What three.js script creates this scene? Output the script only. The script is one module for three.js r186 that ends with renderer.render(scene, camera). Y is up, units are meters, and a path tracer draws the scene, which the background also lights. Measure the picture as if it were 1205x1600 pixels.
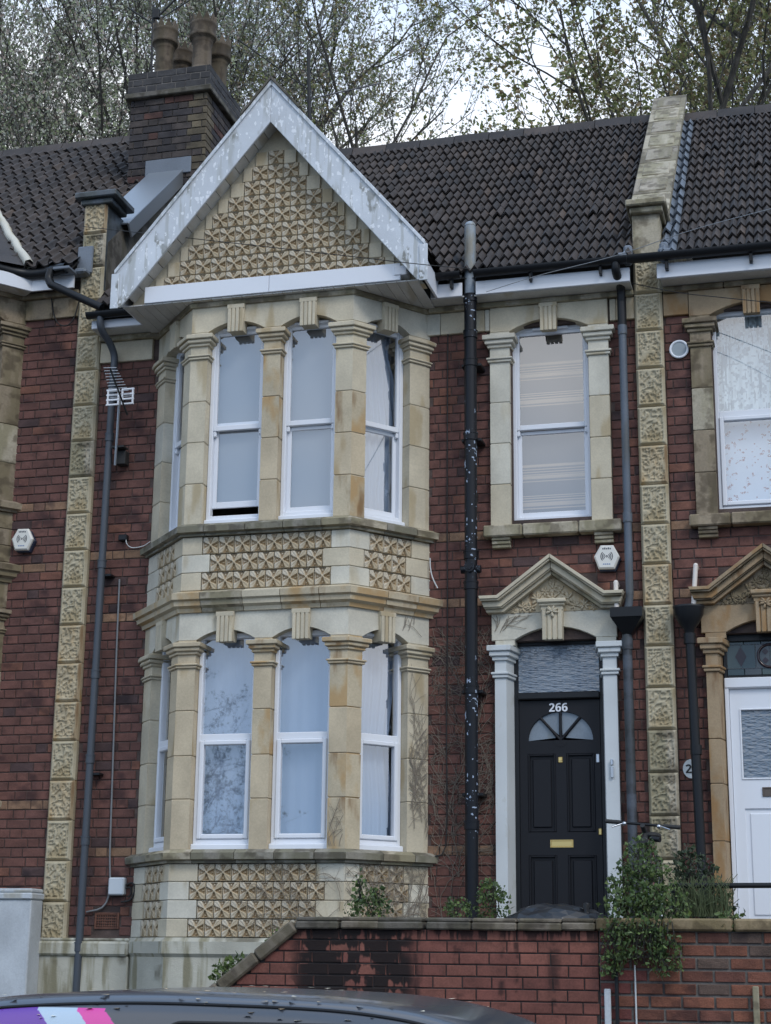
import * as THREE from 'three';
import { mergeGeometries } from 'three/addons/utils/BufferGeometryUtils.js';
import { FontLoader } from 'three/addons/loaders/FontLoader.js';
import { TextGeometry } from 'three/addons/geometries/TextGeometry.js';

// ---------- camera, sky, sun, exposure ----------
const scene = new THREE.Scene();
const camera = new THREE.PerspectiveCamera(34.035, 771 / 1024, 0.1, 600);
const D2R = Math.PI / 180;
camera.position.set(3.0, 2.0, 14.6);
camera.rotation.order = 'YXZ';
camera.rotation.set(14.856 * D2R, 14.905 * D2R, 0.622 * D2R);
camera.updateMatrixWorld(true);
const renderer = new THREE.WebGLRenderer({ antialias: true });
renderer.setSize(771, 1024);
renderer.toneMapping = THREE.LinearToneMapping;
renderer.toneMappingExposure = 1.22;
renderer.shadowMap.enabled = true;

const mulberry = (a) => () => { a |= 0; a = a + 0x6D2B79F5 | 0; let t = Math.imul(a ^ a >>> 15, 1 | a); t = t + Math.imul(t ^ t >>> 7, 61 | t) ^ t; return ((t ^ t >>> 14) >>> 0) / 4294967296; };
const hash = (x, y, s) => { let h = Math.imul(x | 0, 374761393) + Math.imul(y | 0, 668265263) + Math.imul(s | 0, 2147483647 ^ 0x5bd1e995); h = Math.imul(h ^ h >>> 13, 1274126177); return ((h ^ h >>> 16) >>> 0) / 4294967296; };
const mix = (a, b, t) => a + (b - a) * t, clamp = (x, a = 0, b = 1) => Math.min(b, Math.max(a, x));
const smooth = (a, b, x) => { const t = clamp((x - a) / (b - a)); return t * t * (3 - 2 * t); };
// tileable value noise: u, v in 0..1, f cells per side
function vn(u, v, fx, fy, s) {
  const x = u * fx, y = v * fy, xi = Math.floor(x), yi = Math.floor(y), a = x - xi, b = y - yi;
  const w = (i, n) => ((i % n) + n) % n, sx = a * a * (3 - 2 * a), sy = b * b * (3 - 2 * b);
  return mix(mix(hash(w(xi, fx), w(yi, fy), s), hash(w(xi + 1, fx), w(yi, fy), s), sx), mix(hash(w(xi, fx), w(yi + 1, fy), s), hash(w(xi + 1, fx), w(yi + 1, fy), s), sx), sy);
}
const fbm = (u, v, fx, fy, s, o = 4) => { let r = 0, a = 0.5, t = 0; for (let i = 0; i < o; i++) { r += a * vn(u, v, fx << i, fy << i, s + i); t += a; a *= 0.5; } return r / t; };

{ // broken overcast sky: grey-white cloud with cool blue between
  const W = 512, H = 256, d = new Float32Array(W * H * 4);
  for (let j = 0; j < H; j++) for (let i = 0; i < W; i++) {
    const u = i / W, v = j / H, el = (v - 0.5) * Math.PI;
    const c = smooth(0.47, 0.72, fbm(u, v, 9, 8, 22, 6)), up = smooth(-0.02, 0.5, el);
    const blue = [mix(0.46, 0.42, up), mix(0.68, 0.64, up), mix(1.0, 1.0, up)], cl = [1.14, 1.16, 1.2];
    for (let k = 0; k < 3; k++) d[(j * W + i) * 4 + k] = el < -0.01 ? [0.12, 0.12, 0.12][k] : mix(blue[k], cl[k], c);
    d[(j * W + i) * 4 + 3] = 1;
  }
  const t = new THREE.DataTexture(d, W, H, THREE.RGBAFormat, THREE.FloatType);
  t.mapping = THREE.EquirectangularReflectionMapping; t.magFilter = t.minFilter = THREE.LinearFilter; t.wrapS = THREE.RepeatWrapping; t.needsUpdate = true;
  scene.background = t; scene.environment = t; scene.environmentIntensity = 1;
}
const sun = new THREE.DirectionalLight(new THREE.Color(1, 0.95, 0.88), 1.0);
sun.position.set(14, 26, 16); sun.target.position.set(-1, 5, 0); sun.castShadow = true; sun.shadow.radius = 30; sun.shadow.mapSize.set(2048, 2048);
Object.assign(sun.shadow.camera, { left: -22, right: 22, top: 26, bottom: -14, near: 1, far: 90 });
scene.add(sun, sun.target);

// a photo pixel (of 1205 x 1600) to the point where its ray meets the plane z
function P(px, py, z = 0) {
  const f = 800 / Math.tan(34.035 * D2R / 2);
  const d = new THREE.Vector3((px - 602.5) / f, -(py - 800) / f, -1).applyQuaternion(camera.quaternion);
  return camera.position.clone().addScaledVector(d, (z - camera.position.z) / d.z);
}
const toNdc = (x, y, z) => new THREE.Vector3(x, y, z).project(camera);
const seen = (x, y, z, m = 1.02) => { const p = toNdc(x, y, z); return Math.abs(p.x) < m && Math.abs(p.y) < m; };

// ---------- textures and materials ----------
function tex(size, metres, fn, srgb = true) {
  const [w, h] = Array.isArray(size) ? size : [size, size], d = new Uint8Array(w * h * 4);
  for (let j = 0; j < h; j++) for (let i = 0; i < w; i++) {
    const c = fn((i + 0.5) / w, (j + 0.5) / h), o = (j * w + i) * 4;
    for (let k = 0; k < 3; k++) d[o + k] = 255 * clamp(Array.isArray(c) ? c[k] : c);
    d[o + 3] = 255;
  }
  const t = new THREE.DataTexture(d, w, h, THREE.RGBAFormat); t.wrapS = t.wrapT = THREE.RepeatWrapping; t.magFilter = THREE.LinearFilter; t.minFilter = THREE.LinearMipmapLinearFilter; t.generateMipmaps = true;
  if (srgb) t.colorSpace = THREE.SRGBColorSpace;
  if (metres) { const [mx, my] = Array.isArray(metres) ? metres : [metres, metres]; t.repeat.set(1 / mx, 1 / my); }
  t.needsUpdate = true; return t;
}
const L3 = (a, b, t) => a.map((v, i) => mix(v, b[i], t));
const T = {
  stone: tex(512, 1.3, (u, v) => { const n = fbm(u, v, 5, 4, 1, 5), g = vn(u, v, 128, 128, 7), s = smooth(0.56, 0.76, fbm(u, v, 8, 2, 21, 4)); return L3([1, 1, 1].map((x) => x * (0.8 + 0.2 * n + 0.05 * (g - 0.5))), [0.72, 0.66, 0.55], s * 0.5); }),
  stained: tex(512, 1.1, (u, v) => { const n = fbm(u, v, 5, 4, 31, 5), g = vn(u, v, 110, 110, 9), s = smooth(0.44, 0.7, fbm(u, v, 7, 3, 41, 5)), k = smooth(0.6, 0.8, fbm(u, v, 9, 2, 51, 5)); return L3(L3([1, 1, 1].map((x) => x * (0.78 + 0.2 * n + 0.06 * (g - 0.5))), [0.82, 0.7, 0.54], s * 0.7), [0.54, 0.43, 0.33], k * 0.65); }),
  mossy: tex(512, 1.2, (u, v) => { const n = fbm(u, v, 5, 4, 61, 5), g = vn(u, v, 100, 100, 8), s = smooth(0.42, 0.68, fbm(u, v, 10, 2, 71, 5)), k = smooth(0.5, 0.72, fbm(u, v, 12, 12, 81, 4)); return L3(L3([1, 1, 1].map((x) => x * (0.74 + 0.22 * n + 0.08 * (g - 0.5))), [0.62, 0.62, 0.54], s * 0.6), [0.42, 0.4, 0.37], k * 0.5); }),
  brick: tex(512, 0.9, (u, v) => { const n = fbm(u, v, 9, 14, 91, 6), g = vn(u, v, 150, 150, 5), k = smooth(0.52, 0.75, fbm(u, v, 5, 5, 92, 5)); return L3([1, 1, 1].map((x) => x * (0.66 + 0.4 * n + 0.14 * (g - 0.5))), [0.45, 0.44, 0.5], k * 0.6); }),
  fine: tex(256, 0.35, (u, v) => 0.5 + 0.5 * (fbm(u, v, 12, 12, 101, 4) - 0.5) + 0.3 * (vn(u, v, 90, 90, 3) - 0.5), false),
  roof: tex(512, 1.7, (u, v) => { const n = fbm(u, v, 9, 9, 111, 5), l = smooth(0.68, 0.8, fbm(u, v, 24, 24, 112, 3)); return L3([1, 1, 1].map((x) => x * (0.7 + 0.35 * n)), [0.95, 0.95, 0.85], l * 0.3); }),
  peel: tex(1024, 1.9, (u, v) => { const n = fbm(u, v, 6, 6, 121, 5), s = smooth(0.5, 0.72, fbm(u, v, 46, 5, 122, 4)), k = smooth(0.62, 0.74, fbm(u, v, 26, 10, 123, 5)), p = smooth(0.66, 0.7, fbm(u, v, 70, 40, 124, 4)); return L3(L3(L3([0.86, 0.88, 0.9].map((x) => x * (0.86 + 0.16 * n)), [0.68, 0.69, 0.68], s * 0.7), [0.46, 0.46, 0.43], k * 0.8 * smooth(0.35, 0.6, n)), [0.93, 0.94, 0.95], p * 0.8); }),
  render: tex(512, 1.9, (u, v) => { const n = fbm(u, v, 5, 5, 131, 5), s = smooth(0.5, 0.75, fbm(u, v, 22, 3, 132, 5)), k = smooth(0.6, 0.8, fbm(u, v, 7, 7, 133, 5)); return L3(L3([1, 1, 1].map((x) => x * (0.76 + 0.24 * n)), [0.6, 0.58, 0.5], s * 0.8), [0.42, 0.4, 0.36], k * 0.7); }),
  pipe: tex([256, 1024], [0.4, 2.3], (u, v) => { const p = smooth(0.69, 0.73, fbm(u, v, 14, 80, 141, 3)) * smooth(0.45, 0.6, fbm(u, v, 3, 5, 143, 3)); return L3([0.075, 0.085, 0.105], [0.68, 0.72, 0.76], p); }),
  asphalt: tex(512, 1.5, (u, v) => 0.75 + 0.4 * (vn(u, v, 150, 150, 151) - 0.5) + 0.3 * (fbm(u, v, 6, 6, 152) - 0.5)),
  bark: tex(256, 0.6, (u, v) => 0.6 + 0.6 * (fbm(u, v, 12, 4, 161) - 0.4)),
};
const std = (r, g, b, o = {}) => { const { map, rough = 0.85, metal = 0, bump = 0, bmap, vc, ...rest } = o; const m = new THREE.MeshPhysicalMaterial({ roughness: rough, metalness: metal, vertexColors: !!vc, ...rest }); m.color.setRGB(r, g, b); if (map) m.map = map; if (bump) { m.bumpMap = bmap || T.fine; m.bumpScale = bump; } return m; };
const M = {
  cream: std(0.7, 0.62, 0.46, { map: T.stone, bump: 0.002 }),
  pale: std(0.74, 0.7, 0.58, { map: T.stone, bump: 0.0015, rough: 0.7 }),
  buff: std(0.66, 0.55, 0.38, { map: T.stone, bump: 0.002 }),
  stain: std(0.66, 0.56, 0.39, { map: T.stained, bump: 0.002 }),
  moss: std(0.58, 0.51, 0.38, { map: T.mossy, bump: 0.003 }),
  dark: std(0.2, 0.18, 0.15, { map: T.mossy, bump: 0.003 }),
  quoin: std(0.56, 0.49, 0.34, { map: T.stone, bump: 0.0015 }),
  tilec: std(0.72, 0.64, 0.5, { map: T.stone, bump: 0.001, vc: true }),
  quoin2: std(0.6, 0.53, 0.4, { map: T.mossy, bump: 0.002 }),
  quoin3: std(0.6, 0.5, 0.33, { map: T.stained, bump: 0.002 }),
  sill: std(0.4, 0.37, 0.3, { map: T.mossy, bump: 0.003 }),
  ochre: std(0.46, 0.34, 0.21, { map: T.stained, bump: 0.002 }),
  ochred: std(0.4, 0.32, 0.22, { map: T.mossy, bump: 0.002 }),
  brick: std(1, 1, 1, { map: T.brick, bump: 0.003, vc: true }),
  mortar: std(0.115, 0.08, 0.068, { map: T.brick, bump: 0.003 }),
  mortarl: std(0.2, 0.18, 0.16, { map: T.brick, bump: 0.004 }),
  white: std(0.76, 0.78, 0.82, { rough: 0.32 }),
  whitep: std(0.7, 0.73, 0.73, { map: tex(512, 1.6, (u, v) => { const f = smooth(0.7, 0.73, fbm(u, v, 20, 9, 181, 5)), n = fbm(u, v, 4, 4, 183, 4); return L3([0.97, 0.97, 0.97].map((x) => x * (0.92 + 0.08 * n)), [0.8, 0.78, 0.72], f * 0.2); }), rough: 0.45, bump: 0.001 }),
  upvcg: std(0.42, 0.43, 0.42, { rough: 0.5 }),
  soffit: std(0.72, 0.71, 0.68, { rough: 0.5, map: T.stone }),
  barge: std(1, 1, 1, { map: T.peel, rough: 0.6, bump: 0.002 }),
  door: std(0.009, 0.0095, 0.0125, { rough: 0.5, bump: 0.0006, specularIntensity: 0.55 }),
  black: std(0.011, 0.012, 0.014, { rough: 0.4, specularIntensity: 0.6 }),
  rubber: std(0.02, 0.02, 0.02, { rough: 0.7 }),
  soil: std(0.85, 0.9, 1, { map: T.pipe, rough: 0.42, specularIntensity: 0.6 }),
  grey: std(0.06, 0.07, 0.085, { rough: 0.42 }),
  bluegrey: std(0.12, 0.145, 0.18, { rough: 0.45, map: T.stone }),
  lead: std(0.2, 0.23, 0.27, { rough: 0.5, map: T.stone }),
  steel: std(0.55, 0.57, 0.6, { rough: 0.35, metal: 1 }),
  sheet: std(0.33, 0.35, 0.37, { rough: 0.42, metal: 0.7 }),
  brass: std(0.75, 0.52, 0.2, { rough: 0.3, metal: 1 }),
  render: std(0.62, 0.6, 0.5, { map: T.render, bump: 0.004 }),
  renderw: std(0.6, 0.64, 0.67, { map: T.stone, bump: 0.002 }),
  glass: new THREE.MeshPhysicalMaterial({ color: 0xffffff, transmission: 1, thickness: 0, roughness: 0.015, ior: 2.8 }),
  obscure: new THREE.MeshPhysicalMaterial({ color: 0x8b9db0, transmission: 0.55, thickness: 0, roughness: 0.16, ior: 2.1, bumpMap: tex(256, 0.3, (u, v) => fbm(u, v, 4, 12, 171, 3), false), bumpScale: 0.006 }),
  room: std(0.5, 0.48, 0.44, { rough: 0.95 }),
  pot: std(0.19, 0.145, 0.1, { map: T.mossy, bump: 0.003 }),
  asphalt: std(0.085, 0.084, 0.082, { map: T.asphalt, bump: 0.004 }),
  paving: std(0.2, 0.19, 0.17, { map: T.asphalt, bump: 0.003 }),
  earth: std(0.07, 0.065, 0.04, { map: T.asphalt, bump: 0.02 }),
  bark: std(0.17, 0.155, 0.13, { map: T.bark, bump: 0.01 }),
};
const roofMats = [[0.078, 0.063, 0.056], [0.062, 0.052, 0.048], [0.095, 0.075, 0.065], [0.052, 0.046, 0.045], [0.125, 0.092, 0.072]].map((c) => std(...c, { map: T.roof, bump: 0.004, rough: 0.8 }));

// ---------- object helpers ----------
const taken = {};
const numbered = (n) => { const k = taken[n] = (taken[n] ?? -1) + 1; return k ? `${n}_${String(k).padStart(3, '0')}` : n; };
function mesh(name, geo, mat, parent) { const m = new THREE.Mesh(geo, mat); m.name = parent === scene ? numbered(name) : name; m.castShadow = m.receiveShadow = true; parent.add(m); return m; }
function thing(name, label, category, group) { const g = new THREE.Group(); g.name = numbered(name); g.userData = { label, category }; if (group) g.userData.group = group; scene.add(g); return g; }
function part(name, parent) { const g = new THREE.Group(); g.name = name; parent.add(g); return g; }
function tag(o, label, category, group) { o.userData = { label, category }; if (group) o.userData.group = group; return o; }
function structure(name, geo, mat) { const m = mesh(name, geo, mat, scene); m.userData = { kind: 'structure' }; return m; }
const merge = (gs) => mergeGeometries(gs.map((g) => { g = g.index ? g.toNonIndexed() : g; for (const k of Object.keys(g.attributes)) if (!['position', 'normal', 'uv', 'color'].includes(k)) g.deleteAttribute(k); return g; }), false);
const mv = (g, x, y, z) => g.translate(x, y, z);
let uvSeed = mulberry(5);
function uvs(g, rnd = true) { // uv in metres from the dominant axis of each face
  if (g.index) g = g.toNonIndexed();
  if (!g.attributes.normal) g.computeVertexNormals();
  const p = g.attributes.position, n = g.attributes.normal, a = new Float32Array(p.count * 2), ox = rnd ? uvSeed() * 7 : 0, oy = rnd ? uvSeed() * 7 : 0;
  for (let i = 0; i < p.count; i++) {
    const j = i - i % 3, ax = Math.abs(n.getX(j)), ay = Math.abs(n.getY(j)), az = Math.abs(n.getZ(j));
    const [s, t] = az >= ax && az >= ay ? [p.getX(i), p.getY(i)] : ax >= ay ? [p.getZ(i), p.getY(i)] : [p.getX(i), p.getZ(i)];
    a[2 * i] = s + ox; a[2 * i + 1] = t + oy;
  }
  g.setAttribute('uv', new THREE.BufferAttribute(a, 2)); return g;
}
function fromTris(pos, rnd = true) { const g = new THREE.BufferGeometry(); g.setAttribute('position', new THREE.Float32BufferAttribute(pos, 3)); g.computeVertexNormals(); return uvs(g, rnd); }
const quad = (o, a, b, c, d) => o.push(...a, ...b, ...c, ...a, ...c, ...d);
// box with chamfered edges, from corner to corner
function cb(x0, x1, y0, y1, z0, z1, c = 0.006) {
  const o = [], s = [[x0, x1], [y0, y1], [z0, z1]]; c = Math.min(c, (x1 - x0) / 3, (y1 - y0) / 3, (z1 - z0) / 3);
  const pt = (i, j, k, ax) => [0, 1, 2].map((d) => { const e = [i, j, k][d]; return s[d][e] + (d === ax ? 0 : (e ? -c : c)); });
  for (let ax = 0; ax < 3; ax++) for (let e = 0; e < 2; e++) { const q = (a, b) => { const v = [0, 0, 0]; v[ax] = e; v[(ax + 1) % 3] = a; v[(ax + 2) % 3] = b; return pt(...v, ax); }; e ? quad(o, q(0, 0), q(1, 0), q(1, 1), q(0, 1)) : quad(o, q(0, 0), q(0, 1), q(1, 1), q(1, 0)); }
  for (let ax = 0; ax < 3; ax++) { const b = (ax + 1) % 3, d = (ax + 2) % 3; for (let i = 0; i < 2; i++) for (let j = 0; j < 2; j++) { const v = (k, on) => { const w = [0, 0, 0]; w[ax] = k; w[b] = i; w[d] = j; return pt(...w, on); }; const A = v(0, b), B = v(1, b), C = v(1, d), E = v(0, d); (i === j) ? quad(o, A, B, C, E) : quad(o, A, E, C, B); } }
  for (let i = 0; i < 2; i++) for (let j = 0; j < 2; j++) for (let k = 0; k < 2; k++) { const a = pt(i, j, k, 0), b = pt(i, j, k, 1), d = pt(i, j, k, 2); (i + j + k) % 2 ? o.push(...a, ...b, ...d) : o.push(...a, ...d, ...b); }
  return fromTris(o);
}
// face frame: local x along the face from p to q (plan x, z), y up, z outwards
function frame(p, q) { const l = Math.hypot(q[0] - p[0], q[1] - p[1]), ux = (q[0] - p[0]) / l, uz = (q[1] - p[1]) / l; const m = new THREE.Matrix4().makeBasis(new THREE.Vector3(ux, 0, uz), new THREE.Vector3(0, 1, 0), new THREE.Vector3(-uz, 0, ux)); m.setPosition(p[0], 0, p[1]); m.len = l; return m; }
const area2 = (p) => p.reduce((s, a, i) => { const b = p[(i + 1) % p.length]; return s + a[0] * b[1] - b[0] * a[1]; }, 0);
function offset(p, d) { // closed polygon outwards by d
  const sg = area2(p) > 0 ? 1 : -1, n = p.length;
  return p.map((b, i) => { const a = p[(i + n - 1) % n], c = p[(i + 1) % n], e = (u, v) => { const l = Math.hypot(v[0] - u[0], v[1] - u[1]); return [sg * (v[1] - u[1]) / l, -sg * (v[0] - u[0]) / l]; }; const m = e(a, b), q = e(b, c), k = d / (1 + m[0] * q[0] + m[1] * q[1]); return [b[0] + (m[0] + q[0]) * k, b[1] + (m[1] + q[1]) * k]; });
}
function prismY(pts, y0, y1, c = 0.006) { // plan polygon raised from y0 to y1 with chamfered arrises top and bottom
  const o = [], inn = offset(pts, -c), R = [[inn, y0], [pts, y0 + c], [pts, y1 - c], [inn, y1]], n = pts.length, v = (r, i) => [r[0][i % n][0], r[1], r[0][i % n][1]];
  const fl = area2(pts) > 0;
  for (let k = 0; k < 3; k++) for (let i = 0; i < n; i++) fl ? quad(o, v(R[k], i), v(R[k + 1], i), v(R[k + 1], i + 1), v(R[k], i + 1)) : quad(o, v(R[k], i), v(R[k], i + 1), v(R[k + 1], i + 1), v(R[k + 1], i));
  for (const [r, up] of [[R[0], 0], [R[3], 1]]) for (let i = 1; i < n - 1; i++) (up === +fl) ? o.push(...v(r, 0), ...v(r, i + 1), ...v(r, i)) : o.push(...v(r, 0), ...v(r, i), ...v(r, i + 1));
  return fromTris(o);
}
const rectXZ = (x0, x1, z0, z1) => [[x0, z0], [x1, z0], [x1, z1], [x0, z1]];
// closed profile [[out, y]...] swept along a plan polyline (x, z) running left to right
function sweep(prof, path) {
  const n = path.length, nr = [];
  const dir = (i) => { const a = path[i], b = path[i + 1], l = Math.hypot(b[0] - a[0], b[1] - a[1]); return [-(b[1] - a[1]) / l, (b[0] - a[0]) / l]; };
  for (let i = 0; i < n; i++) { const a = dir(Math.max(0, i - 1)), b = dir(Math.min(n - 2, i)), k = 1 / (1 + a[0] * b[0] + a[1] * b[1]); nr.push([(a[0] + b[0]) * k, (a[1] + b[1]) * k]); }
  const v = (i, j) => { const p = prof[j % prof.length]; return [path[i][0] + nr[i][0] * p[0], p[1], path[i][1] + nr[i][1] * p[0]]; }, o = [], fl = area2(prof) > 0;
  for (let i = 0; i < n - 1; i++) for (let j = 0; j < prof.length; j++) fl ? quad(o, v(i, j), v(i, j + 1), v(i + 1, j + 1), v(i + 1, j)) : quad(o, v(i, j), v(i + 1, j), v(i + 1, j + 1), v(i, j + 1));
  const tri = THREE.ShapeUtils.triangulateShape(prof.map((p) => new THREE.Vector2(...p)), []);
  for (const [i, r] of [[0, 0], [n - 1, 1]]) for (const t of tri) { const q = r ? [t[0], t[2], t[1]] : t; for (const k of q) o.push(...v(i, k)); }
  return fromTris(o);
}
// extruded outline (x, y) from z0 to z1
function ext(pts, z0, z1, bev = 0.005, holes = []) {
  const s = pts instanceof THREE.Shape ? pts : new THREE.Shape(pts.map((p) => new THREE.Vector2(...p))); for (const h of holes) s.holes.push(new THREE.Path(h.map((p) => new THREE.Vector2(...p))));
  const g = new THREE.ExtrudeGeometry(s, { depth: z1 - z0 - 2 * bev, bevelEnabled: bev > 0, bevelThickness: bev, bevelSize: bev, bevelOffset: -bev, bevelSegments: 1, curveSegments: 10 }); g.deleteAttribute('uv');
  return uvs(mv(g, 0, 0, z0 + bev));
}
function tube(pts, r, seg = 6, closed = false, n) { const c = new THREE.CatmullRomCurve3(pts.map((p) => p.isVector3 ? p : new THREE.Vector3(...p)), closed, 'centripetal'); return new THREE.TubeGeometry(c, n ?? Math.max(2, pts.length * 3), r, seg, closed); }
function rod(a, b, r, seg = 8, r2 = r) { a = a.isVector3 ? a : new THREE.Vector3(...a); b = b.isVector3 ? b : new THREE.Vector3(...b); const d = b.clone().sub(a), g = new THREE.CylinderGeometry(r2, r, d.length(), seg); g.applyQuaternion(new THREE.Quaternion().setFromUnitVectors(new THREE.Vector3(0, 1, 0), d.clone().normalize())); return g.translate(...a.clone().addScaledVector(d, 0.5).toArray()); }
// block w x h whose front is a height field fn(u, v); back at -d
function relief(w, h, nx, ny, fn, d) {
  const pos = [], idx = [], uv = [];
  for (let j = 0; j <= ny; j++) for (let i = 0; i <= nx; i++) { const u = i / nx, v = j / ny; pos.push(u * w, v * h, fn(u, v)); uv.push(u * w, v * h); }
  for (let j = 0; j < ny; j++) for (let i = 0; i < nx; i++) { const a = j * (nx + 1) + i, b = a + nx + 1; idx.push(a, a + 1, b + 1, a, b + 1, b); }
  const g = new THREE.BufferGeometry(); g.setAttribute('position', new THREE.Float32BufferAttribute(pos, 3)); g.setAttribute('uv', new THREE.Float32BufferAttribute(uv, 2)); g.setIndex(idx); g.computeVertexNormals();
  const o = [], e = fn(0, 0); quad(o, [0, 0, e], [0, h, e], [0, h, -d], [0, 0, -d]); quad(o, [w, 0, e], [w, 0, -d], [w, h, -d], [w, h, e]); quad(o, [0, 0, e], [0, 0, -d], [w, 0, -d], [w, 0, e]); quad(o, [0, h, e], [w, h, e], [w, h, -d], [0, h, -d]);
  return merge([g, fromTris(o)]);
}
const colour = (g, c) => { const n = g.attributes.position.count, a = new Float32Array(n * 3); for (let i = 0; i < n; i++) a.set(c, i * 3); g.setAttribute('color', new THREE.BufferAttribute(a, 3)); return g; };

// ---------- masonry builders ----------
function brickGeo(x0, x1, y0, y1, zb, zf, c, R) {
  const o = [], j = () => (R() - 0.5) * 0.005, F = [[x0 + c + j(), y0 + c + j()], [x1 - c + j(), y0 + c + j()], [x1 - c + j(), y1 - c + j()], [x0 + c + j(), y1 - c + j()]], B = [[x0, y0], [x1, y0], [x1, y1], [x0, y1]], zm = zf - c * 0.8;
  quad(o, ...F.map((p) => [...p, zf]));
  for (let i = 0; i < 4; i++) { const k = (i + 1) % 4; quad(o, [...B[i], zm], [...B[k], zm], [...F[k], zf], [...F[i], zf]); quad(o, [...B[i], zb], [...B[k], zb], [...B[k], zm], [...B[i], zm]); }
  return fromTris(o, false);
}
function brickWall(parent, o) {
  const { x0, x1, y0, y1, z, course, yref, st = 0.23, hd = 0.112, j = 0.01, bond = 'flemish', holes = [], col, max = 300, seed, mat = M.brick, proud = 0.007, F, part: pn = 'brick', vis = () => true } = o, R = mulberry(seed), list = [];
  for (let k = Math.floor((y0 - yref) / course); yref + k * course < y1; k++) {
    const a = Math.max(y0, yref + k * course + j / 2), b = Math.min(y1, yref + (k + 1) * course - j / 2); if (b - a < 0.02) continue;
    let free = [[x0, x1]];
    for (const [hx0, hx1, hy0, hy1] of holes) if (hy0 < b - 0.01 && hy1 > a + 0.01) free = free.flatMap(([p, q]) => hx1 <= p || hx0 >= q ? [[p, q]] : [[p, hx0], [hx1, q]].filter(([s, t]) => t - s > 0.025));
    const per = bond === 'flemish' ? st + hd + 2 * j : st + j;
    for (const [p, q] of free) {
      let x = x0 - per * 2 + ((k & 1) ? per / 2 : 0) + (R() - 0.5) * 0.02, i = 0;
      while (x < q) { const w = (bond === 'flemish' && (i & 1) ? hd : st) + (R() - 0.5) * 0.012; const s = Math.max(x, p + 0.002), t = Math.min(x + w, q - 0.002); if (t - s > 0.03) list.push([s, t, a, b, k]); x += w + j; i++; }
    }
  }
  const cand = list.map((l, i) => { const cx = (l[0] + l[1]) / 2, cy = (l[2] + l[3]) / 2, v = F ? new THREE.Vector3(cx, cy, z).applyMatrix4(F) : new THREE.Vector3(cx, cy, z); return [seen(v.x, v.y, v.z) && vis(cx, cy) ? (l[1] - l[0]) * (l[3] - l[2]) : -1, i]; }).filter((c) => c[0] > 0).sort((a, b) => b[0] - a[0]).slice(0, max);
  const own = new Set(cand.map((c) => c[1])), rest = [];
  list.forEach((l, i) => {
    const g = colour(brickGeo(l[0], l[1], l[2], l[3], z - 0.02, z + (R() - 0.5) * 0.004, 0.005, R), col(l[4], (l[0] + l[1]) / 2, (l[2] + l[3]) / 2, R));
    if (own.has(i)) { const m = mesh(pn, g, mat, parent); if (F) m.applyMatrix4(F); } else rest.push(F ? g.applyMatrix4(F) : g);
  });
  if (rest.length) mesh('brickwork', merge(rest), mat, parent).userData.kind = 'stuff';
}
// worm-cut quoin blocks
const wormGeos = [0, 1, 2, 3, 4, 5, 6, 7].map((s) => relief(0.255, 0.345, 36, 48, (u, v) => {
  const eu = Math.min(u, 1 - u) * 0.255, ev = Math.min(v, 1 - v) * 0.345, e = Math.min(eu, ev); let h = smooth(0, 0.02, e) * 0.024;
  const n = fbm(u, v, 8, 11, 300 + s * 9, 1), q = fbm(u, v, 9, 10, 700 + s * 9, 1), worm = 1 - smooth(0.05, 0.13, Math.min(Math.abs(n - 0.5), Math.abs(q - 0.5))); return h - smooth(0.026, 0.036, e) * 0.015 * (1 - worm * 0.95);
}, 0.2));
// quartered flower tile
const flowerGeo = relief(0.148, 0.14, 36, 36, (u, v) => {
  const a = Math.abs(2 * u - 1), b = Math.abs(2 * v - 1), m = Math.max(a, b), n = Math.min(a, b), r = Math.hypot(a, b), t = (m - n) / Math.max(m, 0.001);
  const edge = 0.5 + 0.1 * Math.sin(m * 3.1), pet = 1 - smooth(edge - 0.05, edge + 0.05, t); // four broad diagonal petals, open leaf-shaped pockets on the axes
  let h = mix(-0.015, 0.008 - 0.005 * smooth(0.16, 0, t) * smooth(0.15, 0.4, m), pet);
  const bud = Math.hypot((m - 0.68) * 2.2, n * 4.2); h = Math.max(h, -0.015 + 0.018 * (1 - smooth(0.16, 0.4, bud)));
  h = Math.max(h, 0.012 * (1 - smooth(0.1, 0.2, r)) - 0.024 * smooth(0.2, 0.22, r)); return m > 0.95 ? mix(0.006, -0.012, smooth(0.955, 1, m)) : mix(h, 0.006, smooth(0.88, 0.93, m));
}, 0.03);
{ // the pockets between the petals are coloured browner than the petals, crisp-edged
  const p = flowerGeo.attributes.position, c = new Float32Array(p.count * 3), R = mulberry(3); for (let i = 0; i < p.count; i++) { const z = p.getZ(i), u = p.getX(i) / 0.148, v = p.getY(i) / 0.14, k = z < -0.008 && z > -0.025 && u > 0.03 && u < 0.97 && v > 0.03 && v < 0.97; c.set(k ? [0.86, 0.76, 0.65] : [1, 1, 1], i * 3); } flowerGeo.setAttribute('color', new THREE.BufferAttribute(c, 3)); }
function flowerRow(parent, F, u0, n, pitch, y, z, mat, R, ht = 0.146) { for (let i = 0; i < n; i++) { const m = mesh('flower_tile', flowerGeo, mat, parent); m.position.set(u0 + i * pitch + (pitch - 0.148) / 2, y, z + (R() - 0.5) * 0.004); m.scale.x = (pitch - 0.005) / 0.148; m.scale.y = ht / 0.14; m.rotation.z = (R() - 0.5) * 0.01; m.updateMatrix(); if (F) m.applyMatrix4(F); } }
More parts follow.
